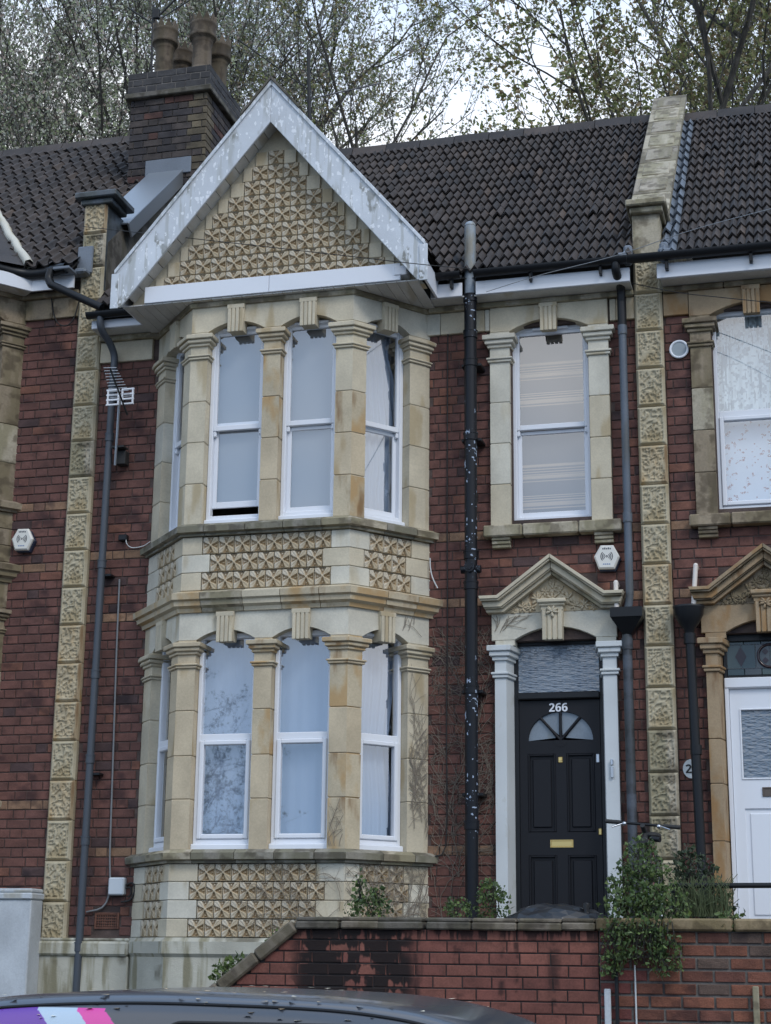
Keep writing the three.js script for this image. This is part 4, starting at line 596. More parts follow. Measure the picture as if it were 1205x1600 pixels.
{
  const R = mulberry(222), H = gwall, sx = (y) => -0.93 - (2.195 - y) * 1.29, pts = [[-2.6, 0.1], [1.325, 0.1], [1.325, 2.19], [-0.93, 2.19], [sx(0.95), 0.95], [-2.6, 0.9]];
  const bm = std(1, 1, 1, { map: stainMap, bump: 0.003, vc: true });
  mesh('wall_core', ext(pts, 2.0, 2.243, 0), M.mortarS ??= std(0.05, 0.042, 0.04, { map: T.brick }), H);
  const holes = []; for (let k = 0; k < 14; k++) { const t = 2.195 - k * 0.084; holes.push([-3, sx(t - 0.042) + 0.01, t - 0.084, t]); }
  brickWall(H, { x0: -2.6, x1: 1.325, y0: 0.5, y1: 2.188, z: 2.253, course: 0.084, yref: 2.195 - 25 * 0.084, st: 0.2145, j: 0.0095, bond: 'stretcher', holes, seed: 61, mat: bm, col: (k, x, y, r) => jit(L3([0.185, 0.064, 0.048], [0.235, 0.088, 0.062], r()), r, 0.25) });
  let x = -0.94; for (const w of [0.34, 0.3, 0.35, 0.34, 0.34, 0.33, 0.25]) { const m = mesh('coping_stone', merge([cb(x + 0.004, x + w - 0.004, 2.19, 2.245, 1.96, 2.3, 0.01), cb(x + 0.006, x + w - 0.006, 2.243, 2.277, 1.975, 2.285, 0.016)]), [M.copd ??= std(0.24, 0.2, 0.15, { map: T.mossy, bump: 0.006 }), M.copd2 ??= std(0.17, 0.15, 0.12, { map: T.mossy, bump: 0.006 })][x < 0.3 ? (R() < 0.6 ? 1 : 0) : 0], H); m.rotation.z = (R() - 0.5) * 0.012; x += w; }
  const a = Math.atan2(1, 1.29); for (let i = 0; i < 5; i++) { const m = mesh('coping_stone', cb(-(i + 1) * 0.37 + 0.004, -i * 0.37 - 0.004, -0.02, 0.075, 1.96, 2.3, 0.014), M.copd, H); m.rotation.z = a; m.position.set(-0.935, 2.19, 0); }
}
const gwall2 = thing('garden_wall', 'rough old brick garden wall with buff coping below the white door', 'wall');
{
  const R = mulberry(333), H = gwall2; mesh('wall_core', cb(1.33, 6, 0.1, 2.19, 2.0, 2.24, 0), M.mortarl, H);
  brickWall(H, { x0: 1.334, x1: 4.6, y0: 0.5, y1: 2.185, z: 2.254, course: 0.088, yref: 2.19 - 25 * 0.088, st: 0.212, j: 0.017, bond: 'stretcher', seed: 71, proud: 0.01, mat: std(1, 1, 1, { map: T.brick, bump: 0.008, vc: true }), col: (k, x, y, r) => jit(x < 1.56 ? [0.2, 0.06, 0.05] : r() < 0.22 ? [0.13, 0.085, 0.065] : L3([0.17, 0.065, 0.045], [0.27, 0.1, 0.056], r()), r, 0.4) });
  let x = 1.31; for (const w of [0.47, 0.5, 0.62, 0.6, 0.6, 0.6]) { mesh('coping_stone', merge([cb(x + 0.004, x + w - 0.004, 2.19, 2.278, 1.96, 2.3, 0.014)]), M.copb ??= std(0.4, 0.3, 0.17, { map: T.mossy, bump: 0.005 }), H); x += w; }
}
{ const w = thing('rendered_wall', 'pale painted rendered wall at the foot of the quoin strip', 'wall'); mesh('wall_face', cb(-5.0, -4.085, 0.1, 2.46, 0.1, 0.34, 0.01), M.renderw, w); mesh('wall_cap', merge([cb(-5.0, -4.075, 2.46, 2.52, 0.09, 0.36, 0.012), cb(-5.0, -4.085, 2.52, 2.56, 0.1, 0.34, 0.012)]), M.renderw, w); }
// ---------- pipes ----------
const collar = (x, y, z, r, h = 0.06) => mv(new THREE.CylinderGeometry(r, r, h, 16), x, y, z);
const uvPipe = (g) => { const p = g.attributes.position, u = g.attributes.uv; for (let i = 0; i < p.count; i++) u.setXY(i, u.getX(i) * 0.4, p.getY(i)); return g; };
{
  const a = thing('downpipe', 'slim grey downpipe running down beside the quoin strip next to the bay', 'pipe'), x0 = -3.705, x1 = -3.675;
  const xa = (y) => mix(x0, x1, (y - 1.2) / 6.4);
  mesh('pipe', merge([rod([xa(1.2), 1.2, 0.1], [xa(7.6), 7.6, 0.1], 0.036, 14), tube([[xa(7.6), 7.55, 0.1], [xa(7.6), 7.75, 0.1], [xa(7.6) - 0.02, 7.85, 0.16], [-3.74, 7.98, 0.31], [-3.74, 8.1, 0.335]], 0.036, 12, false, 24)]), M.grey, a);
  for (const y of [7.42, 6.9, 5.62, 4.55, 3.75, 3.0, 2.05]) mesh('pipe_collar', merge([collar(xa(y), y, 0.1, 0.043, 0.08), collar(xa(y), y + 0.035, 0.1, 0.046, 0.014)]), M.grey, a);
  for (const y of [7.3, 5.5, 3.6]) mesh('pipe_bracket', cb(xa(y) - 0.02, xa(y) + 0.1, y, y + 0.025, 0.0, 0.1, 0.004), M.black, a);
  const s = thing('soil_pipe', 'thick black soil pipe with flaking white paint rising past the gutter', 'pipe'), sx = -0.03;
  const sz = 0.2, sr = 0.058, top = P(737, 354, sz).y;
  mesh('pipe', uvPipe(rod([sx, 2.1, sz], [sx, 8.0, sz], sr, 20)), M.soil, s);
  mesh('vent_pipe', uvs(merge([rod([sx, 7.98, sz], [sx, top, sz], sr * 0.93, 18), new THREE.SphereGeometry(sr * 0.93, 16, 8, 0, 6.3, 0, 1.5).translate(sx, top, sz)])), M.ventp ??= std(0.34, 0.4, 0.46, { map: T.stained, rough: 0.5 }), s);
  for (const y of [7.98, 7.62, 7.34, 6.62, 5.5, 5.22, 4.28, 3.1]) mesh('pipe_collar', uvPipe(merge([collar(sx, y, sz, sr + 0.009, 0.07), collar(sx, y + 0.032, sz, sr + 0.013, 0.012)])), M.soil, s);
  mesh('access_door', merge([rod([sx, 5.38, sz], [sx, 5.38, sz + 0.085], 0.047, 16), rod([sx, 5.38, sz + 0.08], [sx, 5.38, sz + 0.095], 0.026, 12), rod([sx - 0.09, 5.37, sz], [sx + 0.09, 5.37, sz], 0.036, 12)]), M.soil, s);
  for (const y of [7.33, 6.6, 4.27, 3.37]) mesh('pipe_bracket', merge([cb(sx - 0.09, sx + 0.1, y - 0.02, y + 0.01, 0.0, 0.19, 0.006)]), M.black, s);
  const b = thing('downpipe', 'blue-grey downpipe emptying into the square black hopper beside the pale doorway', 'pipe'), bx = 1.375;
  mesh('pipe', uvs(merge([rod([bx - 0.025, 4.9, 0.1], [bx, 5.1, 0.1], 0.036, 14), rod([bx, 5.1, 0.1], [bx, 7.62, 0.1], 0.036, 14)])), M.bluegrey, b);
  mesh('upper_pipe', merge([rod([bx, 7.6, 0.1], [bx, 7.9, 0.1], 0.042, 14), tube([[bx, 7.85, 0.1], [bx, 7.98, 0.14], [bx - 0.02, 8.08, 0.32], [bx - 0.02, 8.16, 0.335]], 0.04, 12, false, 16)]), M.black, b);
  for (const y of [7.58, 5.8]) mesh('pipe_collar', collar(bx, y, 0.1, 0.043, 0.09), M.bluegrey, b);
  const h = mesh('hopper', merge([prismY(rectXZ(1.215, 1.495, 0.02, 0.24), 4.875, 4.965, 0.004), (() => { const o = [], A = [[1.22, 0.02], [1.49, 0.02], [1.49, 0.235], [1.22, 0.235]], B = [[1.305, 0.06], [1.385, 0.06], [1.385, 0.14], [1.305, 0.14]]; for (let i = 0; i < 4; i++) { const k = (i + 1) % 4; quad(o, [B[i][0], 4.74, B[i][1]], [B[k][0], 4.74, B[k][1]], [A[k][0], 4.877, A[k][1]], [A[i][0], 4.877, A[i][1]]); } return fromTris(o); })()]), M.black, b);
  mesh('lower_pipe', uvs(merge([rod([1.342, 4.76, 0.1], [1.345, 2.1, 0.1], 0.042, 14), collar(1.342, 4.66, 0.1, 0.05, 0.1)])), M.oldp ??= std(0.09, 0.105, 0.13, { map: T.mossy, rough: 0.6 }), b);
  const c = thing('downpipe', 'black cast pipe with a curved hopper head next to the ochre doorway', 'pipe'), p1 = P(1078, 1000, 0.13), p2 = P(1099, 1375, 0.13);
  mesh('pipe', merge([rod([p1.x, 4.75, 0.13], [p2.x, 2.1, 0.13], 0.042, 14), collar(p1.x, 4.68, 0.13, 0.053, 0.09), collar(mix(p1.x, p2.x, 0.5), 3.72, 0.13, 0.05, 0.08)]), M.black, c);
  mesh('hopper', (() => { const g = new THREE.LatheGeometry([[0.04, -0.1], [0.05, -0.06], [0.09, -0.01], [0.13, 0.06], [0.138, 0.12], [0.145, 0.125], [0.145, 0.145], [0.13, 0.145], [0.12, 0.06], [0.04, -0.04]].map((v) => new THREE.Vector2(...v)), 20); return g.scale(0.95, 1, 0.8).translate(p1.x, 4.82, 0.14); })(), M.black, c);
  const op = (name, label, x, y0, y1, lean) => { const t = thing(name, label, 'pipe'); mesh('pipe', merge([rod([x, y0, 0.13], [x + lean, y1, 0.13], 0.021, 12), rod([x + lean, y1 - 0.005, 0.13], [x + lean, y1 - 0.005, -0.02], 0.021, 12), new THREE.SphereGeometry(0.022, 10, 8).translate(x + lean, y1 - 0.003, 0.13)]), std(0.72, 0.66, 0.6, { rough: 0.45 }), t); };
  op('overflow_pipe', 'short cream overflow pipe over the square black hopper', 1.26, 4.93, 5.21, 0); op('overflow_pipe', 'short white overflow pipe over the curved black hopper', 1.925, 4.93, 5.33, 0.035);
  const g = thing('gutter_link', 'black slanting gutter pipe joining the higher eaves to the lower roof across the quoin strip', 'pipe'); mesh('pipe', merge([rod([-4.3, 8.48, 0.34], [-3.72, 8.17, 0.36], 0.04, 12), tube([[-4.32, 8.64, 0.32], [-4.33, 8.55, 0.33], [-4.29, 8.47, 0.34]], 0.042, 12, false, 12)]), M.black, g);
  const lf = thing('lead_flashing', 'crumpled lead flashing folded round the foot of the tall quoin parapet', 'flashing'); mesh('lead_sheet', merge([cb(-4.28, -4.1, 8.63, 8.66, 0.1, 0.36, 0.006), cb(-4.15, -3.98, 8.68, 8.98, 0.06, 0.09, 0.01), cb(-4.13, -4.0, 8.64, 8.7, 0.06, 0.2, 0.02)]), M.lead, lf);
  for (const [x, s, l] of [[1.45, -1, 'small crumpled lead apron on the gutter side facing the gable'], [1.78, 1, 'small crumpled lead apron beside the parapet and the metal-edged tiles']]) { const f = thing('lead_flashing', l, 'flashing'); mesh('lead_sheet', merge([cb(x - 0.04, x + 0.04, 8.2, 8.4, 0.1, 0.16, 0.025), cb(x - 0.06 + s * 0.05, x + 0.06 + s * 0.05, 8.22, 8.27, 0.12, 0.3, 0.02), cb(x - 0.05, x + 0.03, 8.26, 8.32, 0.1, 0.22, 0.025)]), M.lead, f); }
}
// ---------- small fittings on the walls ----------
function alarmBox(x, y, s, label) {
  const t = thing('alarm_box', label, 'alarm'); const hex = (k, n = 6) => { const a = []; const c = [[-0.5, 0.9], [0.5, 0.9], [1, 0.0], [0.62, -0.95], [-0.62, -0.95], [-1, 0.0]]; for (let i = 0; i < 6; i++) { const p = c[i], q = c[(i + 1) % 6], o = c[(i + 5) % 6]; for (const f of [0.22, 0.1, 0]) a.push([mix(p[0], o[0], f) * k * 0.985, mix(p[1], o[1], f) * k]); for (const f of [0.1, 0.22]) a.push([mix(p[0], q[0], f) * k * 0.985, mix(p[1], q[1], f) * k]); } return a; };
  mesh('back_box', mv(ext(hex(0.108 * s), 0, 0.05, 0.004), 0.006, -0.012, 0), std(0.02, 0.03, 0.06, { rough: 0.4 }), t); mesh('cover', ext(hex(0.108 * s), 0.045, 0.095, 0.014), std(0.7, 0.68, 0.62, { rough: 0.4 }), t);
  const ink = std(0.03, 0.04, 0.06, { rough: 0.5 }), gs = []; for (const [r, w] of [[0.022, 0.8], [0.035, 0.8], [0.048, 0.8]]) for (const q of [0, Math.PI]) gs.push(new THREE.TorusGeometry(r * s, 0.0035 * s, 4, 10, 1.6).rotateZ(q - 0.8).scale(1, 1, 0.3)); gs.push(new THREE.TorusGeometry(0.007 * s, 0.003 * s, 4, 10).scale(1, 1, 0.3)); gs.forEach((g) => g.translate(0, 0.002, 0.0955));
  for (let i = 0; i < 5; i++) gs.push(cb((-0.036 + i * 0.015) * s, (-0.026 + i * 0.015) * s, 0.06 * s, (0.072 + (i % 2) * 0.004) * s, 0.094, 0.0965, 0.001)); mesh('printed_mark', merge(gs), ink, t);
  mesh('blue_print', merge([0, 1, 2, 3].map((i) => cb((-0.03 + i * 0.016) * s, (-0.018 + i * 0.016) * s, -0.068 * s, -0.06 * s, 0.094, 0.0965, 0.001))), std(0.05, 0.14, 0.35), t); t.position.set(x, y, 0.0); t.rotation.z = -0.03;
}
alarmBox(1.18, 5.455, 1.08, 'cream hexagonal alarm box with sound-wave print above the black hopper'); alarmBox(-4.555, 5.92, 1.08, 'white alarm box with sound-wave print on the dark brick beside the stone bay');
{
  const v = thing('wall_vent', 'round white extractor vent on brick beside the ochre window pier', 'vent'); mesh('rim', new THREE.TorusGeometry(0.078, 0.012, 8, 32).translate(1.877, 7.382, 0.02), M.white, v); mesh('disc', new THREE.CylinderGeometry(0.075, 0.075, 0.02, 28).rotateX(Math.PI / 2).translate(1.877, 7.382, 0.012), std(0.3, 0.34, 0.36, { rough: 0.6 }), v);
  const m = thing('meter_box', 'small pale plastic utility box low on the brick beside the bay', 'utility box'); mesh('lid', cb(-3.462, -3.305, 2.51, 2.668, 0.0, 0.07, 0.012), std(0.55, 0.6, 0.64, { rough: 0.45 }), m); mesh('cable_loop', merge([tube([[-3.3, 2.6, 0.03], [-3.24, 2.62, 0.03], [-3.21, 2.56, 0.03], [-3.25, 2.47, 0.03], [-3.34, 2.45, 0.03]], 0.01, 6), tube([[-3.3, 2.57, 0.035], [-3.26, 2.58, 0.035], [-3.245, 2.53, 0.035], [-3.27, 2.49, 0.035]], 0.008, 6)]), M.rubber, m);
  const pl = thing('house_number_plaque', 'oval white number plaque half hidden by the black cast pipe', 'sign'); mesh('plate', new THREE.CylinderGeometry(1, 1, 0.012, 28).rotateX(Math.PI / 2).scale(0.075, 0.083, 1).translate(P(1081, 1200, 0.01).x, 3.575, 0.008), M.whitep, pl); const tg = new TextGeometry('26', { font: scene.font, size: 0.075, depth: 0.003, curveSegments: 5 }); tg.translate(P(1081, 1200, 0.01).x - 0.055, 3.537, 0.0145); mesh('number', tg, M.black, pl); delete scene.font;
  const k = thing('doorbell', 'small white doorbell and key box on the pale column by the black door', 'doorbell'); mesh('bell', cb(1.165, 1.195, 3.5, 3.6, 0.068, 0.085, 0.006), std(0.45, 0.5, 0.55, { rough: 0.3 }), k); mesh('hook', cb(1.168, 1.192, 3.61, 3.66, 0.068, 0.09, 0.004), M.steel, k);
  const jb = thing('junction_box', 'small black cable box with a white wire on the buff brick band', 'junction box'); mesh('box', cb(-3.55, -3.46, 5.86, 5.92, 0, 0.06, 0.008), M.black, jb); mesh('wire', tube([[-3.47, 5.87, 0.05], [-3.455, 5.82, 0.05], [-3.42, 5.79, 0.03], [-3.3, 5.8, 0.02], [-3.22, 5.84, 0.03]], 0.005, 5), M.whitep, jb);
  const cab = (name, label, pts, r, mat) => { const t = mesh(name, tube(pts, r, 6, false, 60), mat, scene); tag(t, label, 'cable'); };
  cab('wall_cable', 'thin grey conduit running down the brick to the utility box', [P(187, 905, 0.02), P(183, 1000, 0.02), P(178, 1150, 0.02), P(172, 1330, 0.02), P(170, 1400, 0.02), P(160, 1418, 0.02), P(135, 1425, 0.02)], 0.009, std(0.2, 0.21, 0.22));
  cab('wall_cable', 'thin black cable clipped to the brick between bay and soil pipe', [[-0.285, 7.95, 0.02], [-0.29, 7, 0.02], [-0.292, 6, 0.02], [-0.288, 5, 0.02], [-0.295, 4, 0.02], [-0.297, 3, 0.02], [-0.32, 2.87, 0.02], [-0.42, 2.84, 0.03]], 0.0065, M.rubber);
  cab('wall_cable', 'loose white cable end hanging beside the stone panel of the bay', [P(672, 872, 0.03), P(673, 890, 0.04), P(677, 905, 0.05), P(684, 919, 0.06)], 0.006, M.whitep);
  cab('wall_cable', 'black cable looping down from the stone frieze beside the tall quoin strip', [P(80, 460, 0.03), P(84, 490, 0.04), P(92, 506, 0.05), P(104, 509, 0.05), P(114, 500, 0.04), P(124, 470, 0.03)], 0.007, M.rubber);
  cab('overhead_cable', 'thin cable sagging across the face of the gable', [P(130, 354, 0.1), P(250, 367, 0.6), P(420, 386, 0.95), P(560, 402, 1.0), P(668, 414, 0.95), P(735, 420, 0.6)], 0.004, M.rubber);
  cab('overhead_cable', 'thin pale cable stretched over the eaves past the vent pipe', [P(760, 456, 0.3), P(840, 431, 0.6), P(960, 400, 0.9), P(1080, 360, 1.4), P(1260, 312, 2.4)], 0.0035, std(0.3, 0.31, 0.32));
  cab('overhead_cable', 'thin dark cable crossing the ochre window lintel', [P(985, 442, 0.12), P(1060, 457, 0.25), P(1130, 465, 0.4), P(1260, 478, 0.7)], 0.004, M.rubber);
  // aerials
  const ae = thing('tv_aerial', 'white and silver television aerial clamped beside the grey downpipe', 'aerial');
  mesh('mast', rod(P(180, 727, 0.12), P(187, 622, 0.28), 0.014, 8), M.steel, ae); mesh('clamp', merge([cb(-3.6, -3.5, 6.62, 6.76, 0.0, 0.1, 0.006), cb(-3.62, -3.49, 6.77, 6.79, 0.06, 0.17, 0.003)]), M.rubber, ae);
  const A = P(199, 648, 0.32), B = P(172, 575, 0.75); mesh('boom', rod(A, B, 0.009, 6), M.rubber, ae);
  for (let i = 0; i < 12; i++) { const t = i / 11, c = A.clone().lerp(B, 0.32 + 0.68 * t), w = mix(0.13, 0.075, t); mesh('director_rod', rod([c.x - w, c.y + 0.015, c.z - w * 0.3], [c.x + w, c.y - 0.01, c.z + w * 0.3], 0.0035, 5), std(0.55, 0.56, 0.58, { rough: 0.4 }), ae); }
  const C = P(188, 620, 0.34); for (const s of [-1, 1]) mesh('reflector', merge([0, 1, 2, 3].map((i) => cb(C.x + (s < 0 ? -0.145 : 0.02), C.x + (s < 0 ? -0.02 : 0.145), C.y - 0.085 + i * 0.05, C.y - 0.068 + i * 0.05, C.z - 0.01, C.z + 0.01, 0.003)).concat([0, 1].map((i) => cb(C.x + s * 0.02 + s * i * 0.11 - 0.006, C.x + s * 0.02 + s * i * 0.11 + 0.01, C.y - 0.085, C.y + 0.08, C.z - 0.011, C.z + 0.011, 0.003)))), M.white, ae);
  const a2 = thing('tv_aerial', 'dark television aerial on a mast behind the gable apex', 'aerial'), mz = -2.6; mesh('mast', rod(P(484, 200, mz), P(482, 78, mz), 0.022, 8), M.rubber, a2); mesh('boom', rod(P(478, 156, mz), P(595, 130, mz - 0.5), 0.01, 6), std(0.14, 0.14, 0.15), a2);
  for (let i = 0; i < 8; i++) { const c = P(490, 153, mz).lerp(P(590, 131, mz - 0.5), i / 7); mesh('director_rod', rod([c.x, c.y - 0.02, c.z - 0.13], [c.x, c.y + 0.02, c.z + 0.13], 0.004, 5), std(0.14, 0.14, 0.15), a2); }
  const a3 = thing('tv_aerial', 'dark television aerial on thin poles above the crowned chimney pots', 'aerial'), zz = -2.75; mesh('mast', rod(P(236, 130, zz), P(240, 8, zz), 0.016, 8), M.rubber, a3); mesh('boom', merge([rod(P(200, 12, zz), P(246, 42, zz), 0.012, 6), rod(P(238, 35, zz), P(285, -12, zz), 0.014, 6), rod(P(250, 30, zz), P(300, -2, zz - 0.2), 0.01, 6)]), M.rubber, a3); mesh('bracket', cb(P(245, 22, zz).x - 0.04, P(245, 22, zz).x + 0.04, P(245, 22, zz).y - 0.07, P(245, 22, zz).y + 0.07, zz - 0.03, zz + 0.03, 0.01), M.rubber, a3);
  const a4 = mesh('aerial_stay', rod(P(372, 62, -2.4), P(482, 140, -2.6), 0.008, 5), M.rubber, scene); tag(a4, 'thin dark stay wire slanting down to the mast behind the gable', 'wire');
}
// ---------- things on the terrace and the wall ----------
{
  const r = thing('handrail', 'black metal handrail in front of the white door', 'handrail'), z = 1.9; mesh('rail', rod(P(1045, 1384, z), P(1330, 1383, z), 0.02, 10), M.black, r); for (const x of [1.84, 3.0]) mesh('post', rod([x, 2.1, z], [x, P(1100, 1383, z).y, z], 0.016, 8), M.black, r);
  const bag = new THREE.IcosahedronGeometry(1, 5), bp = bag.attributes.position; const v = new THREE.Vector3(); for (let i = 0; i < bp.count; i++) { v.fromBufferAttribute(bp, i); const n = fbm(v.x * 0.2 + 5, v.y * 0.2 + v.z * 0.13 + 5, 7, 7, 77, 4), k = 0.7 + 0.5 * n + 0.1 * Math.abs(Math.sin(v.x * 9 + n * 14 + v.z * 5)); v.multiplyScalar(k); bp.setXYZ(i, v.x * 0.44, v.y * 0.2, v.z * 0.26); } bag.computeVertexNormals(); const bg = mesh('bin_bag', bag, std(0.02, 0.022, 0.026, { rough: 0.28 }), scene); bg.position.set(0.93, 2.2, 1.6); tag(bg, 'crumpled black plastic bag lying on the terrace by the black door', 'bag');
  const cr = thing('bin_bag', 'knotted neck of a small black bag standing up by the pale column', 'bag'); mesh('sack', uvs(new THREE.LatheGeometry([[0, 0], [0.09, 0.0], [0.1, 0.06], [0.05, 0.13], [0.02, 0.17], [0.035, 0.22], [0.01, 0.235]].map((q) => new THREE.Vector2(...q)), 9)), M.black, cr); cr.position.set(P(917, 1430, 1.7).x, 2.17, 1.7);
  // bicycle, seen end on: only its handlebar clears the ivy
  const b = thing('bicycle', 'bicycle with straight black handlebar parked behind the hanging ivy', 'bicycle'); const bx = 1.575, bz = 1.45, fl = 2.165; const red = std(0.12, 0.02, 0.03, { rough: 0.3 });
  for (const z of [bz - 0.02, bz - 1.05]) { const w = part('wheel', b); mesh('tyre', new THREE.TorusGeometry(0.31, 0.022, 8, 36).rotateY(Math.PI / 2).translate(bx, fl + 0.332, z), M.rubber, w); mesh('rim', new THREE.TorusGeometry(0.285, 0.01, 6, 36).rotateY(Math.PI / 2).translate(bx, fl + 0.332, z), M.steel, w); const sp = []; for (let i = 0; i < 14; i++) sp.push(rod([bx, fl + 0.332, z], [bx, fl + 0.332 + Math.sin(i * 0.4488) * 0.285, z + Math.cos(i * 0.4488) * 0.285], 0.0015, 3)); mesh('spokes', merge(sp), M.steel, w); }
  const hb = P(1004, 1290, bz - 0.12); mesh('frame', merge([rod([bx, fl + 0.68, bz - 0.15], [bx, fl + 0.28, bz - 0.62], 0.018), rod([bx, fl + 0.7, bz - 0.16], [bx, fl + 0.66, bz - 0.72], 0.016), rod([bx, fl + 0.28, bz - 0.62], [bx, fl + 0.72, bz - 0.74], 0.016), rod([bx, fl + 0.28, bz - 0.62], [bx, fl + 0.332, bz - 1.05], 0.01), rod([bx, fl + 0.66, bz - 0.72], [bx, fl + 0.332, bz - 1.05], 0.01)]), red, b);
  mesh('fork', merge([rod([bx - 0.05, fl + 0.332, bz - 0.02], [bx - 0.04, fl + 0.64, bz - 0.12], 0.011), rod([bx + 0.05, fl + 0.332, bz - 0.02], [bx + 0.04, fl + 0.64, bz - 0.12], 0.011), rod([bx - 0.05, fl + 0.645, bz - 0.12], [bx + 0.05, fl + 0.645, bz - 0.12], 0.014)]), M.black, b);
  mesh('stem', merge([rod([bx, fl + 0.62, bz - 0.12], [bx, hb.y - 0.04, bz - 0.17], 0.02), rod([bx, hb.y - 0.05, bz - 0.17], [bx - 0.01, hb.y, bz - 0.1], 0.02), cb(bx - 0.045, bx + 0.035, hb.y - 0.18, hb.y - 0.09, bz - 0.12, bz - 0.04, 0.02)]), M.rubber, b);
  const h0 = P(946, 1283, bz - 0.12), h1 = P(1063, 1293, bz - 0.12); mesh('handlebar', rod(h0, h1, 0.0115, 10), M.black, b);
  for (const [p, q] of [[h0, 0.2], [h1, 0.22]]) { mesh('grip', rod(p, p.clone().lerp(p === h0 ? h1 : h0, q), 0.017, 10), M.rubber, b); const c = p.clone().lerp(p === h0 ? h1 : h0, q + 0.06); mesh('brake_lever', merge([rod(c, [c.x + (p === h0 ? -0.09 : 0.09), c.y - 0.035, c.z + 0.06], 0.006, 6), new THREE.SphereGeometry(0.018, 8, 6).translate(c.x, c.y - 0.008, c.z + 0.02)]), M.steel, b); }
  const sl = P(1022, 1310, bz - 0.1); mesh('bar_light', rod([sl.x - 0.02, sl.y, sl.z], [sl.x + 0.05, sl.y - 0.012, sl.z + 0.03], 0.022, 10), M.black, b);
  const se = new THREE.SphereGeometry(1, 14, 10).scale(0.07, 0.03, 0.13).translate(bx, fl + 0.8, bz - 0.76); mesh('saddle', se, M.rubber, b);
  // posts and cables on the face of the rough wall
  const pc = (name, label, cat, g, m) => tag(mesh(name, g, m, scene), label, cat);
  pc('timber_batten', 'short weathered white batten on the wall beneath the ivy', 'batten', cb(P(945, 1570, 2.27).x, P(955, 1570, 2.27).x, 1.2, P(950, 1545, 2.27).y, 2.258, 2.29, 0.005), M.renderw);
  pc('timber_batten', 'grey timber post standing against the rough brick wall', 'batten', cb(P(1177, 1570, 2.27).x, P(1187, 1570, 2.27).x, 1.2, P(1182, 1541, 2.27).y, 2.258, 2.3, 0.006), M.moss);
  pc('waste_pipe', 'thin black pipe coming out of the ivy down the wall', 'pipe', rod([P(963, 1515, 2.29).x, 1.2, 2.285], P(963, 1505, 2.285), 0.014, 10), M.black);
  pc('wall_cable', 'white cable painted on the joint of the two garden walls', 'cable', rod([P(994, 1560, 2.27).x, 1.2, 2.265], P(992, 1508, 2.265), 0.007, 6), M.whitep);
}

// ---------- plants ----------
const leafMat = std(1, 1, 1, { vc: true, rough: 0.75, transmission: 0.3, thickness: 0 });
function leafAt(pos, col, p, size, R, c, wide = 0.62) { // one folded leaf: two halves meeting on the midrib
  const e = new THREE.Euler(R() * 6.28, R() * 6.28, R() * 6.28), t = new THREE.Vector3(0, size, 0).applyEuler(e), l = new THREE.Vector3(-size * wide / 2, size * 0.45, size * 0.12).applyEuler(e), r = new THREE.Vector3(size * wide / 2, size * 0.45, size * 0.12).applyEuler(e);
  const P0 = [p.x, p.y, p.z], T1 = [p.x + t.x, p.y + t.y, p.z + t.z], L1 = [p.x + l.x, p.y + l.y, p.z + l.z], R1 = [p.x + r.x, p.y + r.y, p.z + r.z];
  pos.push(...P0, ...T1, ...L1, ...P0, ...R1, ...T1); for (let i = 0; i < 6; i++) col.push(...c);
}
const leafGeo = (pos, col) => { const g = new THREE.BufferGeometry(); g.setAttribute('position', new THREE.Float32BufferAttribute(pos, 3)); g.setAttribute('color', new THREE.Float32BufferAttribute(col, 3)); g.computeVertexNormals(); g.setAttribute('uv', new THREE.Float32BufferAttribute(new Float32Array(pos.length / 3 * 2), 2)); return g; };
function ivy(name, label, blobs, size, cols, seed, stems = []) {
  const t = thing(name, label, 'plant'), R = mulberry(seed), pos = [], col = [];
  for (const [c, rx, ry, rz, n] of blobs) for (let i = 0; i < n; i++) { const d = new THREE.Vector3(R() - 0.5, R() - 0.5, R() - 0.5).normalize(), k = 0.45 + 0.75 * Math.sqrt(R()); const p = new THREE.Vector3(c.x + d.x * rx * k, c.y + d.y * ry * k, c.z + d.z * rz * k); leafAt(pos, col, p, size * (0.4 + R() * R() * 1.1), R, jit(cols[Math.floor(R() * cols.length)], R, 0.5), 0.85); }
  mesh('leaves', leafGeo(pos, col), leafMat, t); const sg = stems.map(([a, b, r]) => tube([a, a.clone().lerp(b, 0.5).add(new THREE.Vector3((R() - 0.5) * 0.06, 0, 0.02)), b], r ?? 0.005, 5)); for (const [c, rx, ry] of blobs) for (let i = 0; i < 4; i++) sg.push(tube([new THREE.Vector3(c.x + (R() - 0.5) * rx, c.y - ry * 0.8, c.z), new THREE.Vector3(c.x + (R() - 0.5) * rx, c.y, c.z), new THREE.Vector3(c.x + (R() - 0.5) * rx * 1.4, c.y + ry * 0.7, c.z)], 0.004, 4)); mesh('stems', merge(sg), M.bark, t); return t;
}
const GRN = [[0.09, 0.15, 0.034], [0.065, 0.115, 0.027], [0.125, 0.19, 0.043], [0.045, 0.085, 0.022]], YGR = [[0.11, 0.16, 0.035], [0.075, 0.125, 0.028]], DGR = [[0.022, 0.042, 0.014], [0.032, 0.058, 0.018]];
